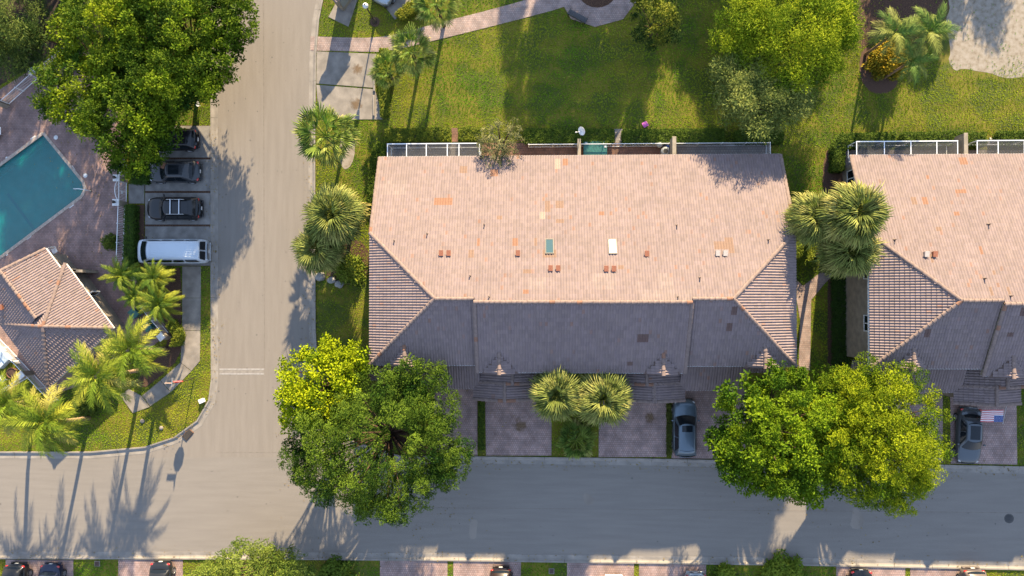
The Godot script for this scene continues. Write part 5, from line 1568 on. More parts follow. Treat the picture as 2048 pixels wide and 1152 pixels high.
# nose along +x. shape: "suv", "sedan", "van"
func car(called: String, label: String, category: String, at: Vector3, turn: float, shape: String, paint: Color, opts := {}) -> Node3D:
	var t := thing(called, label, category, at, turn, opts.get("group", ""))
	var L: float = opts.get("len", 4.7)
	var W: float = opts.get("wid", 1.86)
	var H: float = opts.get("high", 1.66)
	var pm := mat(paint, opts.get("rough", 0.32), {"metal": opts.get("metal", 0.0 if paint.get_luminance() < 0.25 else 0.3), "coat": 0.5, "spec": 0.3})
	var van := shape == "van"
	var sedan := shape == "sedan"
	var belt: float = 1.18 if van else (0.92 if sedan else 1.02)
	# cowl, roof front, roof rear, tail of glass, as fractions of the half length
	var xs: Array = [0.42, 0.10, -0.42, -0.74] if sedan else ([0.79, 0.47, -0.93, -0.985] if van else [0.42, 0.14, -0.66, -0.93])
	var hl := L * 0.5
	var rings := []
	var N := 26
	for i in N + 1:
		var s := -1.0 + 2.0 * i / N
		var w := W * 0.5 * pow(1.0 - pow(absf(s) * 0.983, 7.0), 0.33)
		if van:
			w = W * 0.5 * pow(1.0 - pow(absf(s) * 0.975, 12.0), 0.25)
		var top := belt
		if s > xs[0]:
			var q: float = (s - xs[0]) / (1.0 - xs[0])
			top = lerpf(belt, belt - (0.16 if not van else 0.12), q) - 0.22 * pow(q, 6.0)
		elif s < xs[3]:
			var q: float = (xs[3] - s) / (1.0 + xs[3])
			top = belt + 0.02 - 0.05 * q - 0.16 * pow(q, 5.0)
		var low := 0.24 + 0.10 * pow(absf(s), 8.0)
		var x := s * hl
		var crown := 0.045
		var half := [Vector2(0, top + crown), Vector2(0.45 * w, top + crown * 0.75), Vector2(0.80 * w, top + 0.005), Vector2(0.93 * w, top - 0.05), Vector2(0.985 * w, top - 0.14), Vector2(w, lerpf(top, low, 0.55)), Vector2(0.985 * w, low + 0.12), Vector2(0.90 * w, low)]
		var ring := []
		for k in range(half.size() - 1, -1, -1):
			ring.append(Vector3(x, half[k].y, -half[k].x))
		for k in range(1, half.size()):
			ring.append(Vector3(x, half[k].y, half[k].x))
		rings.append(ring)
	var st := begin(false)
	loft(st, rings)
	for e in [0, N]:
		for k in range(1, rings[e].size() - 1):
			tri(st, rings[e][0], rings[e][k], rings[e][k + 1])
	bx(st, Vector3(0, 0.28, 0), Vector3(L * 0.9, 0.10, W * 0.8))
	obj("body", done(st), pm, t)
	# cabin
	var wb := W * 0.5 * 0.90
	var wt: float = W * 0.5 * (0.78 if van else (0.66 if sedan else 0.70))
	var bowf := 0.16 if not van else 0.14
	var bowr := -0.10 if not van else -0.02
	var stations := []
	for i in 17:
		var u := i / 16.0
		var x: float
		var y: float
		var k: float
		if u < 0.25:
			k = u / 0.25
			x = lerpf(xs[3], xs[2], k)
			y = lerpf(belt, H - 0.04, sin(k * PI * 0.5) if not van else k)
		elif u < 0.75:
			k = (u - 0.25) / 0.5
			x = lerpf(xs[2], xs[1], k)
			y = H - 0.04 + 0.04 * sin(k * PI)
			k = 1.0
		else:
			k = (1.0 - u) / 0.25
			x = lerpf(xs[0], xs[1], k)
			y = lerpf(belt, H - 0.04, k * (1.1 - 0.1 * k))
		stations.append([x * hl, y, lerpf(wb, wt, k), bowf if u > 0.6 else (bowr if u < 0.4 else 0.0)])
	var crings := []
	for s in stations:
		var ring := []
		for k in 13:
			var f := -1.0 + k / 6.0
			var z: float
			var y: float
			if absf(f) > 0.75:
				var q := (absf(f) - 0.75) / 0.25
				z = lerpf(s[2], wb, q)
				y = lerpf(s[1] - 0.05, belt - 0.03, q)
			else:
				z = s[2] * absf(f) / 0.75
				y = s[1] - 0.05 * pow(absf(f) / 0.75, 3.0)
			ring.append(Vector3(s[0] + s[3] * (1.0 - pow(minf(1.0, z / wb), 2.0)), maxf(y, belt - 0.03), z * signf(f)))
		crings.append(ring)
	var cst := begin(false)
	loft(cst, crings)
	var cabin := obj("cabin", done(cst), pm, t)
	# glass
	var f0 := Vector3(xs[0] * hl - 0.04, belt + 0.03, wb * 0.90)
	var f1 := Vector3(xs[1] * hl + 0.03, H - 0.075, wt * 0.90)
	obj("windshield", patch([mirrored(f0, -1), f0, f1, mirrored(f1, -1)], Vector3(bowf * 0.96, 0.02, 0), Vector3(0.06 if van else 0.015, 0.05 if van else 0.035, 0)), M.glass, t)
	var r0 := Vector3(xs[3] * hl + 0.02, belt + 0.06, wb * 0.82)
	var r1 := Vector3(xs[2] * hl - 0.02, H - 0.085, wt * 0.86)
	if van:
		for s in [-1.0, 1.0]:
			var a := Vector3(-hl * 0.995, belt + 0.08, 0.06 * s)
			var b := Vector3(-hl * 0.995, belt + 0.08, 0.78 * s)
			var c := Vector3(-hl * 0.962, H - 0.16, 0.70 * s)
			var d := Vector3(-hl * 0.962, H - 0.16, 0.06 * s)
			obj("rear_window", patch([a, b, c, d], Vector3.ZERO, Vector3(-0.012, 0.03, 0)), M.glass, t)
	else:
		obj("rear_window", patch([mirrored(r0, -1), r0, r1, mirrored(r1, -1)], Vector3(bowr * 0.9, 0.035 if sedan else 0.02, 0), Vector3(-0.015, 0.035, 0)), M.glass, t)
	for s in [-1.0, 1.0]:
		var cuts: Array = [0.03, 0.50, 0.54, 0.97] if not van else [0.0, 0.24, 0.27, 0.47, 0.50, 0.70, 0.73, 0.97]
		for k in range(0, cuts.size(), 2):
			var xa := lerpf(xs[1] * hl - 0.02, xs[2] * hl + 0.04, cuts[k])
			var xb := lerpf(xs[1] * hl - 0.02, xs[2] * hl + 0.04, cuts[k + 1])
			var ba := lerpf(xs[0] * hl - 0.22, xs[3] * hl + 0.30, cuts[k])
			var bb := lerpf(xs[0] * hl - 0.22, xs[3] * hl + 0.30, cuts[k + 1])
			obj("side_window", patch([Vector3(ba, belt + 0.03, (wb + 0.010) * s), Vector3(bb, belt + 0.03, (wb + 0.010) * s), Vector3(xb, H - 0.13, (wt + 0.022) * s), Vector3(xa, H - 0.13, (wt + 0.022) * s)], Vector3(0, 0, 0.015 * s), Vector3(0, 0, 0.012 * s), 3), M.glass, t)
		# mirror
		var ms := begin(false)
		lathe(ms, Vector3.ZERO, [Vector2(0, -0.08), Vector2(0.08, -0.06), Vector2(0.10, 0.0), Vector2(0.08, 0.06), Vector2(0, 0.08)], 8)
		obj("mirror", done(ms), M.trim if van else pm, t, Transform3D(Basis().scaled(Vector3(0.8, 1, 1.2)), Vector3(xs[0] * hl - 0.30, belt + 0.06, (W * 0.5 + 0.09) * s)))
		# lamps
		var ls := begin(false)
		lathe(ls, Vector3.ZERO, [Vector2(0, -0.07), Vector2(0.15, -0.05), Vector2(0.19, 0.0), Vector2(0.15, 0.06), Vector2(0, 0.08)], 10)
		var lamp := done(ls)
		obj("headlight", lamp, M.clear_lamp, t, Transform3D(Basis(Vector3.UP, -0.75 * s).scaled(Vector3(0.75, 0.8, 0.8)), Vector3(hl * 0.885, belt - 0.27, W * 0.355 * s)))
		obj("tail_light", lamp, M.red_lamp, t, Transform3D(Basis(Vector3.UP, 0.6 * s).scaled(Vector3(0.6, 1.3 if not sedan else 0.9, 0.8)), Vector3(-hl * 0.915, belt - 0.14, W * 0.375 * s)))
		for x in [-0.60, 0.62]:
			var wst := begin(false)
			lathe(wst, Vector3.ZERO, [Vector2(0.20, -0.10), Vector2(0.31, -0.11), Vector2(0.345, -0.08), Vector2(0.345, 0.08), Vector2(0.31, 0.11), Vector2(0.22, 0.10)], 18)
			var wx := Transform3D(Basis(Vector3.RIGHT, PI * 0.5 * s), Vector3(x * hl, 0.345, (W * 0.5 - 0.085) * s))
			var wheel := Node3D.new()
			wheel.name = part_name("wheel", t)
			t.add_child(wheel)
			wheel.transform = wx
			obj("tyre", done(wst), M.rubber, wheel)
			var rst := begin()
			for k in 5:
				var a := TAU * k / 5
				bx(rst, Vector3(cos(a) * 0.12, 0.07, sin(a) * 0.12), Vector3(0.23, 0.03, 0.06), -a)
			lathe(rst, Vector3.ZERO, [Vector2(0.0, 0.04), Vector2(0.23, 0.03), Vector2(0.235, 0.095), Vector2(0.21, 0.095), Vector2(0.20, 0.045)], 14)
			obj("rim", done(rst), M.rim, wheel)
	obj("grille", box_mesh(Vector3(0.05, 0.16, W * 0.5), Vector3(hl * 0.985, 0.58, 0)), M.trim, t)
	obj("front_bumper", box_mesh(Vector3(0.14, 0.16, W * 0.72), Vector3(hl * 0.975, 0.36, 0), 0.04), M.trim if not van else M.white, t)
	obj("rear_bumper", box_mesh(Vector3(0.14, 0.18, W * 0.74), Vector3(-hl * 0.975, 0.42, 0), 0.04), pm if not van else M.white, t)
	obj("number_plate", box_mesh(Vector3(0.02, 0.14, 0.30), Vector3(-hl * 1.0 - 0.015, 0.68, 0)), M.white, t)
	if opts.has("sunroof"):
		var z: Array = opts.sunroof
		var sst := begin(false)
		var rr := []
		for j in 5:
			var x := lerpf(z[0], z[1], j / 4.0) * hl
			var ring := []
			for k in 5:
				var f := -1.0 + k * 0.5
				ring.append(Vector3(x, H + 0.012 - 0.035 * pow(absf(f), 2.0) * 0.7, f * wt * 0.62))
			rr.append(ring)
		loft(sst, rr)
		obj("sunroof", done(sst), M.glass, t)
	if opts.has("rails"):
		for s in [-1.0, 1.0]:
			var rs := begin(false)
			tube(rs, [Vector3(-0.58 * hl, H - 0.05, wt * 0.92 * s), Vector3(-0.54 * hl, H + 0.05, wt * 0.92 * s), Vector3(0.02 * hl, H + 0.06, wt * 0.92 * s), Vector3(0.07 * hl, H - 0.03, wt * 0.92 * s)], [0.022, 0.022, 0.022, 0.022], 6)
			obj("roof_rail", done(rs), M.steel, t)
		for x in [-0.42, -0.10]:
			obj("cross_bar", box_mesh(Vector3(0.07, 0.03, wt * 1.9), Vector3(x * hl, H + 0.085, 0)), M.steel, t)
	if van:
		for k in 7:
			obj("roof_rib", box_mesh(Vector3(L * 0.66, 0.018, 0.035), Vector3(-0.22 * hl, H - 0.006, -0.54 + 0.18 * k), 0.006), pm, t)
	else:
		var wp := begin(false)
		for s in [-0.35, 0.25]:
			tube(wp, [Vector3(xs[0] * hl + 0.02, belt + 0.07, s), Vector3(xs[0] * hl - 0.12, belt + 0.15, s + 0.45)], [0.012, 0.008], 5)
		obj("wiper", done(wp), M.trim, t)
	return t

func build_cars() -> void:
	var W := -PI  # nose to the west
	car("parked_car", "black hatchback half hidden under the shade tree", "car", Vector3(-30.65, 0, -13.34), W, "suv", lin(0.012, 0.012, 0.014), {"len": 4.4, "wid": 1.8, "high": 1.5, "group": "cars in the pool parking"})
	car("parked_car", "dark grey car between the half hidden car and the one with roof bars", "car", Vector3(-30.46, 0, -10.65), W, "sedan", lin(0.035, 0.038, 0.042), {"len": 4.45, "wid": 1.84, "high": 1.5, "sunroof": [-0.36, 0.04], "group": "cars in the pool parking"})
	car("parked_car", "black sport utility car with silver roof bars", "car", Vector3(-30.43, 0, -7.53), W, "suv", lin(0.010, 0.011, 0.013), {"len": 4.65, "wid": 1.9, "high": 1.7, "rails": true, "group": "cars in the pool parking"})
	car("parked_van", "long white van with ribbed roof, lowest of the parked row", "van", Vector3(-30.45, 0, -3.91), W, "van", lin(0.42, 0.47, 0.52), {"len": 6.0, "wid": 2.05, "high": 2.15, "metal": 0.0, "rough": 0.4, "group": "cars in the pool parking"})
	car("parked_car", "blue-grey sport utility car with sunroof on the east end driveway", "car", Vector3(12.13, 0, 10.61), PI * 0.5, "suv", lin(0.095, 0.125, 0.15), {"len": 4.7, "wid": 1.92, "high": 1.68, "sunroof": [-0.06, 0.16], "metal": 0.55})
	car("parked_car", "dark grey sedan with glass roof beside the flag", "car", Vector3(34.83, 0, 11.06), -PI * 0.5 - 0.05, "sedan", lin(0.075, 0.085, 0.095), {"len": 4.55, "wid": 1.86, "high": 1.46, "sunroof": [-0.40, 0.08], "metal": 0.5})
	var south := [["black car with red tail lamps nearest the bottom left corner", 44, 1175, "suv", Color(0.012, 0.012, 0.014)], ["dark navy car second from the bottom left corner", 112, 1176, "sedan", Color(0.010, 0.014, 0.035)], ["black sedan on the wide brick drive left of the pale tree", 333, 1172, "sedan", Color(0.012, 0.013, 0.015)],
		["black car with a red edge right of the grass strip", 1005, 1184, "suv", Color(0.02, 0.012, 0.012)], ["white car at the bottom edge, only its tail in view", 1229, 1202, "suv", Color(0.7, 0.7, 0.68)], ["silver car with a roof rack at the bottom edge", 1390, 1195, "suv", Color(0.34, 0.36, 0.37)],
		["black sedan at the bottom edge right of the wide shrub", 1716, 1190, "sedan", Color(0.010, 0.010, 0.011)], ["brown-grey car at the bottom edge near the right corner", 1938, 1187, "suv", Color(0.10, 0.08, 0.07)]]
	var spots := [Vector3(-43.76, 0, 24.67), Vector3(-40.79, 0, 24.67), Vector3(-31.31, 0, 24.35), Vector3(-2.83, 0, 24.42), Vector3(6.35, 0, 25.02), Vector3(12.98, 0, 24.63), Vector3(26.17, 0, 24.22), Vector3(35.02, 0, 23.96)]
	for i in south.size():
		var q: Array = south[i]
		car("parked_car", q[0], "car", spots[i], -PI * 0.5 + rnd(-0.03, 0.03), q[3], lin(q[4].r, q[4].g, q[4].b), {"len": 4.6, "wid": 1.86, "high": 1.62 if q[3] == "suv" else 1.46, "group": "cars along the south drives", "metal": 0.2 if q[4].r > 0.2 else 0.0})
	car("parked_car", "silver car at the top edge beside the clipped yellow hedge", "car", Vector3(-12.09, 0, -26.74), -2.07, "suv", lin(0.30, 0.34, 0.37), {"len": 4.6, "wid": 1.9, "high": 1.62, "metal": 0.6})

# ---------------------------------------------------------------- small things
func build_props() -> void:
	# pool fences, pillars and gate
	rail_fence("white pool fence running up to the shade trees at the top left", [Vector3(-45.28, 0, -16.7), Vector3(-42.79, 0, -18.88)], 1.05, 0.13, "white pool fences")
	rail_fence("white pool fence between the upper pillar and the trees", [Vector3(-42.13, 0, -19.35), Vector3(-39.51, 0, -21.48)], 1.05, 0.13, "white pool fences")
	pillar("plastered pillar in the middle of the upper left fence", Vector3(-42.39, 0, -19.09), 0.6, false)
	pillar("plastered pillar at the left photo edge", Vector3(-45.54, 0, -16.57), 0.6, false)
	rail_fence("white pool fence along the dark hedge, below the gate", [Vector3(-35.05, 0, -7.89), Vector3(-35.18, 0, -3.02)], 1.05, 0.13, "white pool fences")
	rail_fence("short white pool fence above the gate under the tree", [Vector3(-34.94, 0, -11.36), Vector3(-34.93, 0, -10.25)], 1.05, 0.13, "white pool fences")
	pillar("gate pillar with lantern above the arched gate", Vector3(-35.06, 0, -10.03), 0.0, true)
	pillar("gate pillar with lantern below the arched gate", Vector3(-35.09, 0, -7.98), 0.0, true)
	gate()
	rail_fence("white fence by the two teal bins at the clubhouse corner", [Vector3(-33.19, 0, 0.69), Vector3(-31.09, 0, 3.07)], 1.05, 0.13, "white pool fences")
	pillar("plastered pillar at the hedge corner near the teal bins", Vector3(-31.17, 0, 3.24), 0.7, false)
	rail_fence("white fence along the clubhouse's shaded side", [Vector3(-46.29, 0, 3.1), Vector3(-42.91, 0, 6.51)], 1.05, 0.10, "white pool fences")
	rail_fence("white fence from the clubhouse corner down to the queen palms", [Vector3(-42.91, 0, 6.51), Vector3(-40.7, 0, 8.72)], 1.05, 0.10, "white pool fences")
	rail_fence("white fence below the chair at the left edge", [Vector3(-43.17, 0, 6.68), Vector3(-45.66, 0, 8.15)], 1.05, 0.13, "white pool fences")
	pillar("pale pillar where three fences meet by the clubhouse", Vector3(-43.08, 0, 6.47), 0.7, false)
	# beside the pool
	var rails := thing("pool_handrail", "pale metal handrail at the pool's right corner", "handrail", Vector3(-38.6, 0, -9.24))
	var hst := begin(false)
	tube(hst, [Vector3(0.55, 0.0, 0.1), Vector3(0.45, 0.75, 0.08), Vector3(0.0, 0.85, 0.03), Vector3(-0.7, 0.45, -0.04), Vector3(-0.95, -0.3, -0.06)], [0.035, 0.035, 0.035, 0.03, 0.03], 8)
	obj("bar", done(hst), M.alu, rails)
	obj("anchor_plate", lathe_mesh([Vector2(0, 0.04), Vector2(0.09, 0.04), Vector2(0.1, 0.0)], 12, Vector3(0.55, 0.03, 0.1)), M.bronze, rails)
	for q in [["round white skimmer lid by the pool's upper corner", Vector3(-41.19, 0, -13.77)], ["round white skimmer lid at the pool's right side", Vector3(-38.57, 0, -10.48)]]:
		var lid := thing("skimmer_lid", q[0], "lid", q[1], 0.0, "skimmer lids on the pool deck")
		obj("plate", lathe_mesh([Vector2(0, 0.05), Vector2(0.12, 0.05), Vector2(0.14, 0.03)], 16), M.white, lid)
		obj("frame_ring", lathe_mesh([Vector2(0.15, 0.03), Vector2(0.15, 0.045), Vector2(0.18, 0.045), Vector2(0.19, 0.03)], 16), M.white, lid)
	pool_plaques()
	lounge_chair("white sling lounge chair cut off by the left edge above the pool", Vector3(-46.31, 0, -13.9), 0.9)
	patio_chair("white patio chair on the sunny deck beside the clubhouse eave", Vector3(-40.91, 0, -4.01), 0.4)
	patio_chair("white plastic chair at the lower left by the brown planter", Vector3(-45.36, 0, 6.95), -0.8)
	var pl := thing("planter", "round brown planter beside the white plastic chair", "planter", Vector3(-44.58, 0, 6.39))
	obj("pot", lathe_mesh([Vector2(0.0, 0.02), Vector2(0.36, 0.03), Vector2(0.46, 0.42), Vector2(0.42, 0.44), Vector2(0.38, 0.36), Vector2(0.0, 0.36)], 18), M.rust, pl)
	obj("potting_soil", lathe_mesh([Vector2(0.38, 0.375), Vector2(0.0, 0.40)], 18), M.mulch, pl)
	var tb := thing("pool_cover_box", "pale blue-grey storage box at the left edge beside the clubhouse fence", "storage box", Vector3(-45.74, 0, 4.98), -0.8)
	obj("box", box_mesh(Vector3(1.8, 0.55, 1.2), Vector3(0, 0.275, 0), 0.03), M.pale_blue, tb)
	obj("lid", box_mesh(Vector3(1.86, 0.07, 1.26), Vector3(0, 0.60, 0), 0.02), M.pale_blue, tb)
	waste_cart("teal waste cart nearer the date palms", Vector3(-33.7, 0, 1.29), 0.75)
	waste_cart("teal waste cart nearer the fence pillar", Vector3(-32.57, 0, 2.39), 0.75)

	# the mail shelter, lamp post and bench
	mail_shelter()
	lamp_post()
	bench()
	for q in [["upper concrete wheel stop on the parking pad", Vector3(-13.64, 0, -18.3)], ["lower concrete wheel stop on the parking pad", Vector3(-13.68, 0, -16.22)]]:
		var w := thing("wheel_stop", q[0], "wheel stop", q[1], PI * 0.5, "wheel stops on the parking pad")
		obj("block", box_mesh(Vector3(1.75, 0.14, 0.17), Vector3(0, 0.12, 0), 0.04), M.kerb, w)
	# behind the houses
	dish()
	var cu := thing("cushion", "pink cushion lying on the lawn by the sunlit hedge", "cushion", Vector3(9.08, 0, -14.45), 0.5)
	var cst := begin(false)
	for s in [-1, 1]:
		var rows := []
		for j in 7:
			var ring := []
			for k in 7:
				var a := j / 3.0 - 1.0
				var b := k / 3.0 - 1.0
				ring.append(Vector3(a * 0.22, 0.08 + s * 0.07 * (1.0 - pow(absf(a), 3.0)) * (1.0 - pow(absf(b), 3.0)), b * 0.22))
			rows.append(ring)
		loft(cst, rows)
	obj("cover", done(cst), M.pink, cu)
	var tarp := thing("tarp_table", "dark green tarp over a table on the middle patio", "tarp", Vector3(4.88, 0, -12.35))
	obj("cloth", box_mesh(Vector3(1.95, 0.06, 1.15), Vector3(0, 0.78, 0), 0.03), M.teal, tarp)
	for x in [-0.85, 0.85]:
		for z in [-0.45, 0.45]:
			obj("leg", rod(Vector3(x, 0.05, z), Vector3(x, 0.76, z), 0.03), M.bronze, tarp)
	for q in [[-0.75, -0.38], [0.82, -0.1]]:
		obj("clip", box_mesh(Vector3(0.2, 0.03, 0.15), Vector3(q[0], 0.83, q[1]), 0.01), M.white, tarp)
	var ac := thing("air_conditioner", "round grey air conditioner unit against the tall patio wall", "air conditioner", Vector3(10.64, 0, -12.06))
	obj("casing", lathe_mesh([Vector2(0.0, 0.06), Vector2(0.36, 0.06), Vector2(0.38, 0.7), Vector2(0.34, 0.76), Vector2(0.2, 0.78)], 20), M.grey_metal, ac)
	obj("fan_grille", lathe_mesh([Vector2(0.2, 0.775), Vector2(0.05, 0.76), Vector2(0.0, 0.77)], 16), M.dark, ac)
	var cool := thing("cooler", "blue cooler with white front in the patio corner", "cooler", Vector3(10.97, 0, -12.48))
	obj("tub", box_mesh(Vector3(0.42, 0.36, 0.32), Vector3(0, 0.23, 0), 0.02), M.white, cool)
	obj("lid", box_mesh(Vector3(0.44, 0.09, 0.30), Vector3(0, 0.455, -0.02), 0.02), M.blue, cool)
	var gr := thing("kettle_grill", "small round grey grill left of the blue cooler", "grill", Vector3(10.15, 0, -12.61))
	obj("bowl", lathe_mesh([Vector2(0, 0.45), Vector2(0.2, 0.52), Vector2(0.27, 0.7), Vector2(0.22, 0.84), Vector2(0.06, 0.92), Vector2(0, 0.92)], 16), M.grey_metal, gr)
	for k in 3:
		var a := k * TAU / 3
		obj("leg", rod(Vector3(cos(a) * 0.26, 0.05, sin(a) * 0.26), Vector3(cos(a) * 0.15, 0.55, sin(a) * 0.15), 0.015), M.bronze, gr)
	var st := thing("stepping_stone", "round pale stepping stone on the dark brick path", "stepping stone", Vector3(6.63, 0, -13.68))
	obj("stone", lathe_mesh([Vector2(0, 0.09), Vector2(0.15, 0.09), Vector2(0.17, 0.05)], 14), M.concrete, st)
	var pv := thing("pale_paver", "white square pavers between the second row's hedges", "paver", Vector3(37.16, 0, -12.65))
	obj("paver", box_mesh(Vector3(0.5, 0.08, 0.3), Vector3(0, 0.04, 0), 0.01), M.white, pv)
	obj("paver", box_mesh(Vector3(0.3, 0.08, 0.25), Vector3(0.06, 0.04, -0.34), 0.01), M.white, pv)
	for q in [["grey boulder nearest the street below the sabal palms", Vector3(-18.18, 0, -1.81), 0.42], ["grey boulder under the round shrub", Vector3(-17.2, 0, -1.51), 0.34], ["small boulder right of the other two", Vector3(-16.52, 0, -1.18), 0.38]]:
		rock(q[0], q[1], q[2])
	# street corner
	stop_sign()
	storm_inlet()
	var mh := thing("manhole_cover", "round dark iron manhole cover in the street at right", "manhole", Vector3(38.33, 0, 17.87))
	obj("cover", lathe_mesh([Vector2(0, 0.022), Vector2(0.30, 0.022), Vector2(0.315, 0.014)], 24), M.iron, mh)
	obj("frame_ring", lathe_mesh([Vector2(0.325, 0.012), Vector2(0.325, 0.02), Vector2(0.37, 0.02), Vector2(0.38, 0.012)], 24), M.iron, mh)
	for k in 8:
		obj("stud", box_mesh(Vector3(0.16, 0.01, 0.035), Vector3(0.15, 0.026, 0)), M.iron, mh, Transform3D(Basis(Vector3.UP, k * TAU / 8), Vector3.ZERO))
	var ub := thing("utility_box", "pale blue-white utility box on the corner verge", "utility box", Vector3(-28.2, 0, 8.69), 0.4)
	obj("housing", box_mesh(Vector3(0.42, 0.30, 0.32), Vector3(0, 0.15, 0), 0.04), M.pale_blue, ub)
	obj("lid", box_mesh(Vector3(0.46, 0.05, 0.36), Vector3(0, 0.325, 0), 0.02), M.white, ub)
	for q in [["pale valve cover in the corner grass nearer the sidewalk", Vector3(-33.41, 0, 10.46)], ["grey valve cover in the corner grass nearer the gutter", Vector3(-31.76, 0, 11.04)]]:
		var v := thing("valve_cover", q[0], "valve cover", q[1])
		obj("lid", lathe_mesh([Vector2(0, 0.10), Vector2(0.14, 0.10), Vector2(0.18, 0.06), Vector2(0.18, 0.0)], 14), M.concrete, v)
	for q in [["square drain grate in the grass left of the black sedan", Vector3(-37.21, 0, 22.54)], ["square drain grate in the grass right of the car with a red edge", Vector3(1.28, 0, 22.63)]]:
		var v := thing("drain_grate", q[0], "drain grate", q[1])
		obj("frame", box_mesh(Vector3(0.46, 0.08, 0.46), Vector3(0, 0.03, 0), 0.015), M.concrete, v)
		obj("grate", box_mesh(Vector3(0.34, 0.03, 0.34), Vector3(0, 0.075, 0)), M.iron, v)
		for k in 5:
			obj("bar", box_mesh(Vector3(0.02, 0.02, 0.34), Vector3(-0.14 + 0.07 * k, 0.098, 0)), M.rust, v)
	var ms := thing("meter_sign", "small white notice board beside the shaded grass strip", "sign", Vector3(-28.59, 0, -16.36))
	obj("post", rod(Vector3.ZERO, Vector3(0, 0.55, 0), 0.03), M.alu, ms)
	obj("panel", box_mesh(Vector3(0.32, 0.03, 0.42), Vector3(0, 0.57, 0), 0.01), M.white, ms)
	flag()

func gate() -> void:
	var t := thing("pool_gate", "white arched pool gate between the two lantern pillars", "gate", Vector3(-34.92, 0, -9))
	var z0 := -0.82
	var z1 := 0.82
	for z in [z0, 0.0, z1]:
		obj("stile", box_mesh(Vector3(0.05, 1.15, 0.05), Vector3(0, 0.62, z)), M.alu, t)
	for y in [0.10, 1.15]:
		obj("rail", box_mesh(Vector3(0.045, 0.05, z1 - z0), Vector3(0, y, 0)), M.alu, t)
	var st := begin(false)
	var arc := []
	var rad := []
	for k in 13:
		var a := PI * k / 12
		arc.append(Vector3(0, 1.15 + 0.55 * sin(a), z1 * cos(a)))
		rad.append(0.028)
	tube(st, arc, rad, 6)
	obj("arch", done(st), M.alu, t)
	for k in 13:
		var z := lerpf(z0, z1, (k + 1) / 14.0)
		var top := 1.15 + 0.55 * sqrt(maxf(0.0, 1.0 - pow(z / z1, 2.0)))
		obj("picket", box_mesh(Vector3(0.022, top - 0.12, 0.022), Vector3(0, (top + 0.12) * 0.5, z)), M.alu, t)
	obj("notice", box_mesh(Vector3(0.03, 0.22, 0.3), Vector3(0.04, 0.75, 0.1)), M.white, t)

func pool_plaques() -> void:
	# white depth and warning plates set in the deck round the pool
	var spots := [[Vector3(-43.17, 0, -13.74), -0.6, "white warning plate on the deck by the pool's upper edge"], [Vector3(-39.62, 0, -11.09), 0.95, "white warning plate on the deck by the pool's right edge"], [Vector3(-39.77, 0, -7.87), -0.62, "white warning plate below the pool's right corner"], [Vector3(-43.48, 0, -5.18), -0.62, "white warning plate on the deck at the lane line"], [Vector3(-40.25, 0, -11.78), 0.95, "small white depth plate above the right warning plate"], [Vector3(-41.47, 0, -6.76), -0.62, "small white depth plate on the pool's lower edge"], [Vector3(-45.4, 0, -3.72), -0.62, "small white depth plate near the clubhouse wing"], [Vector3(-45.49, 0, -12.03), -0.6, "small white depth plate near the left photo edge"]]
	for q in spots:
		var small: bool = "small" in q[2]
		var t := thing("deck_plate", q[2], "plate", q[0], -q[1])
		obj("tile", box_mesh(Vector3(0.18 if small else 0.5, 0.014, 0.17), Vector3(0, 0.04, 0)), M.white, t)
		var tm := TextMesh.new()
		tm.text = "3 FT" if small else "NO DIVING"
		tm.font_size = 16
		tm.pixel_size = 0.0035 if small else 0.0052
		tm.depth = 0.003
		obj("lettering", tm, M.trim, t, Transform3D(Basis(Vector3.RIGHT, -PI * 0.5), Vector3(0, 0.0495, 0)))

func lounge_chair(label: String, at: Vector3, turn: float) -> void:
	var t := thing("lounge_chair", label, "lounge chair", at, turn)
	for z in [-0.30, 0.30]:
		obj("side_rail", rod(Vector3(-0.9, 0.34, z), Vector3(0.45, 0.34, z), 0.022), M.alu, t)
		obj("back_rail", rod(Vector3(0.45, 0.34, z), Vector3(1.0, 0.78, z), 0.022), M.alu, t)
		for x in [-0.75, 0.4]:
			obj("leg", rod(Vector3(x, 0.03, z), Vector3(x, 0.34, z), 0.02), M.alu, t)
	obj("sling", box_mesh(Vector3(1.33, 0.02, 0.56), Vector3(-0.22, 0.35, 0)), M.white, t)
	obj("back_sling", box_mesh(Vector3(0.68, 0.02, 0.56), Vector3.ZERO), M.white, t, Transform3D(Basis(Vector3.BACK, 0.675), Vector3(0.72, 0.57, 0)))

func patio_chair(label: String, at: Vector3, turn: float) -> void:
	var t := thing("patio_chair", label, "chair", at, turn)
	for k in 5:
		obj("seat_slat", box_mesh(Vector3(0.46, 0.025, 0.075), Vector3(0, 0.43, -0.18 + 0.09 * k), 0.006), M.white, t)
	for k in 4:
		obj("back_slat", box_mesh(Vector3(0.09, 0.5, 0.025), Vector3(-0.18 + 0.12 * k, 0.70, -0.27 - 0.0), 0.006), M.white, t)
	for x in [-0.25, 0.25]:
		obj("arm", box_mesh(Vector3(0.06, 0.03, 0.5), Vector3(x * 1.1, 0.64, -0.02), 0.01), M.white, t)
		for z in [-0.24, 0.24]:
			obj("leg", rod(Vector3(x * 1.2, 0.03, z * 1.15), Vector3(x, 0.63 if z > 0 else 0.44, z), 0.022), M.white, t)

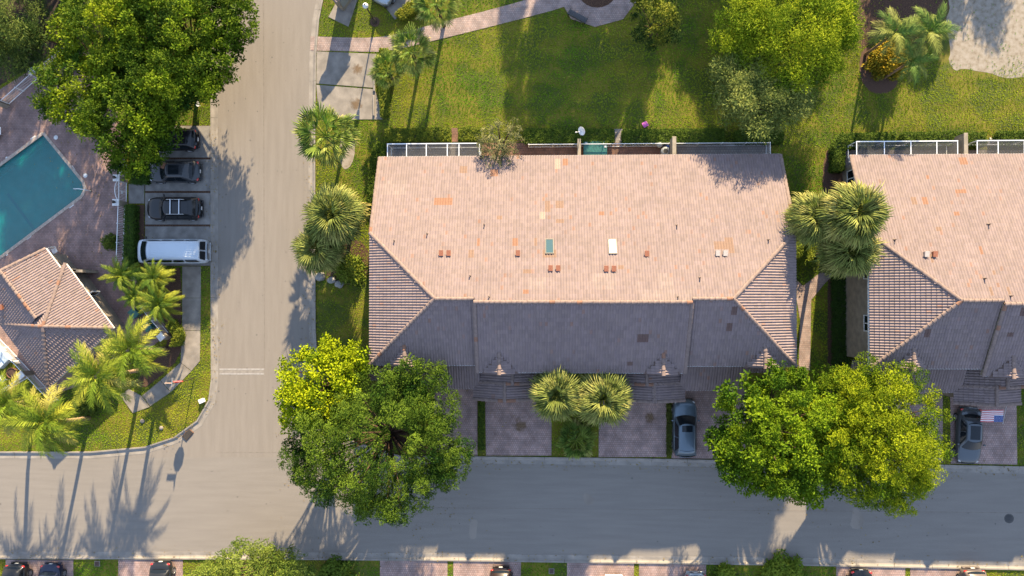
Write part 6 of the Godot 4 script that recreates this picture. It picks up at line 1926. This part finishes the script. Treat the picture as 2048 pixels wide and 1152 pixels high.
func waste_cart(label: String, at: Vector3, turn: float) -> void:
	var t := thing("waste_cart", label, "waste cart", at, turn, "teal waste carts")
	var st := begin()
	var lo := 0.20
	var hi := 0.29
	var c := []
	for y in [[0.08, lo], [0.95, hi]]:
		for q in [[-1, -1], [1, -1], [1, 1], [-1, 1]]:
			c.append(Vector3(q[0] * y[1], y[0], q[1] * y[1] * 1.2))
	for i in 4:
		var j := (i + 1) % 4
		quad(st, c[i], c[i + 4], c[j + 4], c[j])
	quad(st, c[0], c[1], c[2], c[3])
	obj("bin", done(st), M.teal, t)
	obj("lid", box_mesh(Vector3(0.66, 0.07, 0.80), Vector3(0, 0.985, 0), 0.03), M.teal, t)
	obj("handle", rod(Vector3(-0.22, 0.93, 0.43), Vector3(0.22, 0.93, 0.43), 0.018), M.trim, t)
	for x in [-0.26, 0.26]:
		obj("wheel", lathe_mesh([Vector2(0, -0.03), Vector2(0.12, -0.03), Vector2(0.12, 0.03), Vector2(0, 0.03)], 14), M.rubber, t, Transform3D(Basis(Vector3.BACK, PI * 0.5), Vector3(x, 0.13, 0.26)))

func mail_shelter() -> void:
	var turn := 0.955
	var t := thing("mail_shelter", "small mail shelter with pink tiled gable roof at the top edge", "mail shelter", Vector3(-15.8, 0, -25.61), turn)
	# ridge runs along local x; mailboxes along one side
	var f := new_field()
	var roof := Node3D.new()
	roof.name = part_name("roof", t)
	t.add_child(roof)
	var half := 0.62
	for s in [-1.0, 1.0]:
		tile_slope([Vector3(-1.6, 2.45, s * half), Vector3(1.35, 2.45, s * half), Vector3(1.35, 2.85, 0), Vector3(-1.6, 2.85, 0)], f, roof)
	caps(Vector3(1.33, 2.88, 0), Vector3(-1.58, 2.88, 0), roof)
	obj("roof_deck", done(f.deck), M.deck_roof, roof)
	copies("roof_tiles", tile_mesh(), M.tile, f.where, f.tint, roof)
	var g := begin()
	for x in [-1.5, 1.27]:
		tri(g, Vector3(x, 2.42, -half + 0.08), Vector3(x, 2.80, 0), Vector3(x, 2.42, half - 0.08))
	bx(g, Vector3(-0.12, 2.36, 0), Vector3(2.86, 0.14, 1.12))
	obj("gable_wall", done(g), M.stucco, t)
	obj("wall", box_mesh(Vector3(2.5, 2.3, 0.7), Vector3(-0.1, 1.15, 0.05), 0.02), M.stucco, t)
	for k in 3:
		obj("mailbox_bank", box_mesh(Vector3(0.7, 1.1, 0.06), Vector3(-0.85 + 0.78 * k, 1.15, 0.43), 0.01), M.grey_metal, t)

func lamp_post() -> void:
	var t := thing("lamp_post", "tall dark lamp post with a white globe in a mulch ring", "lamp post", Vector3(-13.62, 0, -23.36))
	obj("base", lathe_mesh([Vector2(0, 0.0), Vector2(0.2, 0.0), Vector2(0.2, 0.12), Vector2(0.13, 0.25), Vector2(0.09, 0.6), Vector2(0.06, 0.7)], 12), M.bronze, t)
	obj("pole", rod(Vector3(0, 0.6, 0), Vector3(0, 2.95, 0), 0.05, 10), M.bronze, t)
	obj("collar", lathe_mesh([Vector2(0.05, 2.85), Vector2(0.13, 2.95), Vector2(0.13, 3.0), Vector2(0.0, 3.0)], 12), M.bronze, t)
	obj("globe", lathe_mesh([Vector2(0.10, 3.0), Vector2(0.20, 3.1), Vector2(0.23, 3.22), Vector2(0.19, 3.36), Vector2(0.10, 3.44), Vector2(0.0, 3.46)], 16), M.white, t)
	obj("finial", lathe_mesh([Vector2(0.05, 3.44), Vector2(0.06, 3.50), Vector2(0.02, 3.56), Vector2(0.0, 3.6)], 10), M.bronze, t)

func bench() -> void:
	var t := thing("park_bench", "dark slatted park bench on the edge of the brick plaza", "bench", Vector3(3.48, 0, -23.41), -0.52)
	for k in 5:
		obj("seat_slat", box_mesh(Vector3(1.7, 0.03, 0.075), Vector3(0, 0.44, -0.2 + 0.095 * k), 0.008), M.bench_wood, t)
	for k in 4:
		obj("back_slat", box_mesh(Vector3(1.7, 0.075, 0.028), Vector3(0, 0.54 + 0.1 * k, 0.27 + 0.02 * k), 0.008), M.bench_wood, t)
	for x in [-0.75, 0.0, 0.75]:
		obj("leg", rod(Vector3(x, 0.03, -0.18), Vector3(x, 0.43, -0.18), 0.025), M.bronze, t)
		obj("leg", rod(Vector3(x, 0.03, 0.27), Vector3(x, 0.86, 0.31), 0.025), M.bronze, t)
	for x in [-0.82, 0.82]:
		obj("arm", box_mesh(Vector3(0.05, 0.035, 0.5), Vector3(x, 0.66, 0.0), 0.01), M.bronze, t)

func dish() -> void:
	var t := thing("satellite_dish", "white oval satellite dish on a pole beside the patio wall", "satellite dish", Vector3(3.64, 0, -13.37))
	obj("pole", rod(Vector3.ZERO, Vector3(0, 2.1, -0.02), 0.03), M.alu, t)
	var st := begin(false)
	lathe(st, Vector3.ZERO, [Vector2(0.0, -0.07), Vector2(0.15, -0.055), Vector2(0.28, -0.01), Vector2(0.36, 0.05), Vector2(0.355, 0.06), Vector2(0.27, 0.01), Vector2(0.14, -0.035), Vector2(0.0, -0.05)], 20)
	obj("reflector", done(st), M.white, t, Transform3D(Basis(Vector3.UP, 0.5) * Basis(Vector3.BACK, 0.75) * Basis().scaled(Vector3(0.85, 1, 1)), Vector3(0.05, 2.2, -0.05)))
	obj("feed_arm", rod(Vector3(0.05, 2.05, -0.05), Vector3(-0.42, 2.42, 0.1), 0.018), M.alu, t)
	obj("feed_horn", box_mesh(Vector3(0.1, 0.08, 0.08), Vector3(-0.44, 2.44, 0.1), 0.02), M.white, t)

func rock(label: String, at: Vector3, r: float) -> void:
	var st := begin(false)
	var n := FastNoiseLite.new()
	n.seed = int(r * 1000)
	n.frequency = 1.1
	var rows := []
	for j in 8:
		var ring := []
		for k in 13:
			var a := PI * j / 7.0
			var b := TAU * (k % 12) / 12
			var d := Vector3(sin(a) * cos(b), cos(a), sin(a) * sin(b))
			ring.append(d * r * (1.0 + 0.35 * n.get_noise_3dv(d * 1.4)) * Vector3(1.1, 0.6, 0.9))
		rows.append(ring)
	loft(st, rows)
	var t := obj("boulder", done(st), M.stone, null, Transform3D(Basis(), at + Vector3(0, r * 0.3, 0)))
	tag(t, label, "boulder", "boulders in the mulch bed")

func stop_sign() -> void:
	var t := thing("stop_sign", "stop sign on a dark post with street name blades at the corner", "road sign", Vector3(-28.99, 0, 6.83))
	obj("post", rod(Vector3.ZERO, Vector3(0, 3.5, 0), 0.035, 8), M.bronze, t)
	var oct := PackedVector2Array()
	for k in 8:
		oct.append(Vector2.from_angle(TAU * (k + 0.5) / 8) * 0.42)
	var up := Basis(Vector3.RIGHT, -PI * 0.5)
	# the plate faces north, to the traffic that comes down the side street
	obj("plate", prism(oct, -0.010, 0.010), M.sign_red, t, Transform3D(up, Vector3(0, 2.62, -0.06)))
	obj("back", prism(oct, -0.004, 0.004), M.bronze, t, Transform3D(up, Vector3(0, 2.62, -0.042)))
	var tm := TextMesh.new()
	tm.text = "STOP"
	tm.font_size = 32
	tm.pixel_size = 0.008
	tm.depth = 0.004
	obj("lettering", tm, M.white, t, Transform3D(Basis(Vector3.UP, PI), Vector3(0, 2.62, -0.075)))
	obj("name_blade", box_mesh(Vector3(0.72, 0.22, 0.03), Vector3(-0.40, 3.18, 0)), M.blade, t)
	obj("name_blade", box_mesh(Vector3(0.03, 0.2, 0.7), Vector3(0, 3.42, -0.1)), M.steel, t)

func storm_inlet() -> void:
	var t := thing("storm_drain", "rusty storm drain grate in the curved gutter", "storm drain", Vector3(-29.47, 0, 11.57), 0.85)
	obj("frame", box_mesh(Vector3(0.95, 0.09, 0.55), Vector3(0, 0.02, 0), 0.01), M.rust, t)
	for k in 9:
		obj("bar", box_mesh(Vector3(0.04, 0.035, 0.5), Vector3(-0.4 + 0.1 * k, 0.085, 0)), M.iron, t)

func flag() -> void:
	# striped flag hung from a staff on the garage eave, sagging a little
	var t := thing("flag", "red, white and blue striped flag on a staff above the dark sedan's driveway", "flag", Vector3(36.4, 2.2, 8.98))
	obj("staff", rod(Vector3(0.28, 0.25, -1.1), Vector3(0.06, 0.0, 0.85), 0.016), M.white, t)
	var w := 1.55
	var h := 0.95
	var at := func(u: float, v: float) -> Vector3:
		return Vector3(-u * w + 0.16 - v * 0.10, -0.05 - 0.16 * u * u + 0.05 * sin(u * 9.0 + v * 2.0), -0.25 + v * h + 0.05 * u)
	for s in 13:
		var st := begin(false)
		var rows := []
		for i in 13:
			var u := i / 12.0
			if s > 5 and u < 0.4:
				u = 0.4
			rows.append([at.call(u, s / 13.0), at.call(u, (s + 1) / 13.0)])
		loft(st, rows)
		obj("stripe", done(st), M.flag_red if s % 2 == 0 else M.flag_white, t)
	var cst := begin(false)
	var rows := []
	for i in 6:
		var ring := []
		for k in 6:
			ring.append(at.call(0.4 * i / 5.0, lerpf(6.0 / 13.0, 1.0, k / 5.0)))
		rows.append(ring)
	loft(cst, rows)
	obj("canton", done(cst), M.flag_blue, t)
	for i in 6:
		for k in 5:
			var sp: Vector3 = at.call(0.035 + 0.066 * i, 0.51 + 0.105 * k)
			obj("star", star(0.022), M.flag_white, t, Transform3D(Basis(), sp + Vector3(0, 0.006, 0)))

func star(r: float) -> Mesh:
	if cache.has("star"):
		return cache.star
	var q := PackedVector2Array()
	for k in 10:
		q.append(Vector2.from_angle(TAU * k / 10) * (r if k % 2 == 0 else r * 0.42))
	cache.star = prism(q, 0.0, 0.003)
	return cache.star

# ---------------------------------------------------------------- the scene
func _ready() -> void:
	rng.seed = 4711
	var cam := Camera3D.new()
	cam.name = "camera"
	cam.fov = 45.76
	cam.near = 0.5
	cam.far = 800.0
	cam.transform = Transform3D(Basis(Vector3(0.999382, -0.035139, -0.000257), Vector3(0.000257, 0.014641, -0.999893), Vector3(0.035139, 0.999275, 0.014641)), Vector3(0, 57, 0))
	add_child(cam)
	var env := Environment.new()
	env.background_mode = Environment.BG_SKY
	var sky := Sky.new()
	var sm := ProceduralSkyMaterial.new()
	sm.sky_top_color = Color(0.565, 0.66, 0.81)
	sm.sky_horizon_color = Color(0.80, 0.80, 0.80)
	sm.sky_curve = 0.18
	sm.ground_bottom_color = Color(0.22, 0.21, 0.18)
	sm.ground_horizon_color = Color(0.60, 0.60, 0.58)
	sm.sun_angle_max = 25.0
	sky.sky_material = sm
	env.sky = sky
	env.background_energy_multiplier = 0.55
	env.tonemap_mode = Environment.TONE_MAPPER_LINEAR
	env.tonemap_exposure = 4.4
	env.sdfgi_enabled = true
	env.ssao_enabled = true
	env.ssil_enabled = true
	var we := WorldEnvironment.new()
	we.name = "world_environment"
	we.environment = env
	add_child(we)
	var sun := DirectionalLight3D.new()
	sun.name = "sun"
	sun.light_energy = 1.5
	sun.light_color = Color(1.0, 0.91, 0.75)
	sun.light_angular_distance = 0.5
	sun.shadow_enabled = true
	add_child(sun)
	# low sun from the north, a little east: elevation 20.4 degrees
	var towards := Vector3(-0.178, 0, 0.984).normalized() * cos(deg_to_rad(20.4)) + Vector3.DOWN * sin(deg_to_rad(20.4))
	sun.look_at_from_position(Vector3.ZERO, towards, Vector3.UP)

	make_materials()
	more_materials()
	build_setting()
	build_houses()
	build_cars()
	build_plants()
	build_props()
	grass_cover()
	leaf_litter()

func more_materials() -> void:
	M.stain = mat(lin(0.26, 0.19, 0.12), 0.9, {"tex": T.blotch, "scale": Vector3(0.9, 0.9, 0.9)})
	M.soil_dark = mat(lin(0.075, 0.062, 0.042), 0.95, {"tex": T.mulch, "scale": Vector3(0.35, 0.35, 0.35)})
	M.patch = mat(lin(0.305, 0.262, 0.218), 0.92, {"tex": T.worn, "scale": Vector3(0.05, 0.05, 0.05), "fine": T.grain, "fscale": Vector3(0.9, 0.9, 0.9)})
	M.seam = mat(lin(0.24, 0.208, 0.175), 0.95, {"tex": T.worn, "scale": Vector3(0.5, 0.5, 0.5), "fine": T.grain, "fscale": Vector3(0.9, 0.9, 0.9)})
	M.drip = mat(lin(0.09, 0.08, 0.07), 0.8)
	M.pool_wall = mat(lin(0.07, 0.38, 0.36), 0.6)
	M.pool_floor = mat(lin(0.03, 0.27, 0.26), 0.6, {"tex": T.coarse, "scale": Vector3(0.2, 0.2, 0.2)})
	M.lane = mat(lin(0.02, 0.08, 0.16), 0.6)
	M.coping = mat(lin(0.46, 0.37, 0.30), 0.85, {"tex": T.blotch, "scale": Vector3(0.6, 0.6, 0.6)})
	M.water = mat(Color(0.008, 0.42, 0.42, 0.64), 0.05, {"bump": T.bump, "cm": 4.0, "scale": Vector3(0.22, 0.22, 0.22)})
	M.water.transparency = BaseMaterial3D.TRANSPARENCY_ALPHA
	M.hedge_core = mat(lin(0.03, 0.04, 0.012), 0.95)
	M.shaft = mat(lin(0.16, 0.20, 0.06), 0.5)
	M.pale_blue = mat(lin(0.50, 0.58, 0.62), 0.6, {"tex": T.coarse, "scale": Vector3(0.8, 0.8, 0.8)})
	M.pink = mat(lin(0.62, 0.12, 0.36), 0.7)
	M.blue = mat(lin(0.03, 0.12, 0.42), 0.5)
	M.grey_metal = mat(lin(0.20, 0.21, 0.205), 0.55)
	M.bench_wood = mat(lin(0.05, 0.055, 0.06), 0.6)
	M.stone = mat(lin(0.30, 0.29, 0.27), 0.95, {"tex": T.blotch, "scale": Vector3(1, 1, 1)})
	M.sign_red = mat(lin(0.42, 0.02, 0.025), 0.45)
	M.blade = mat(lin(0.45, 0.33, 0.27), 0.5)
	M.flag_red = mat(lin(0.44, 0.04, 0.05), 0.8)
	M.flag_white = mat(lin(0.72, 0.70, 0.68), 0.8)
	M.flag_blue = mat(lin(0.05, 0.08, 0.22), 0.8)
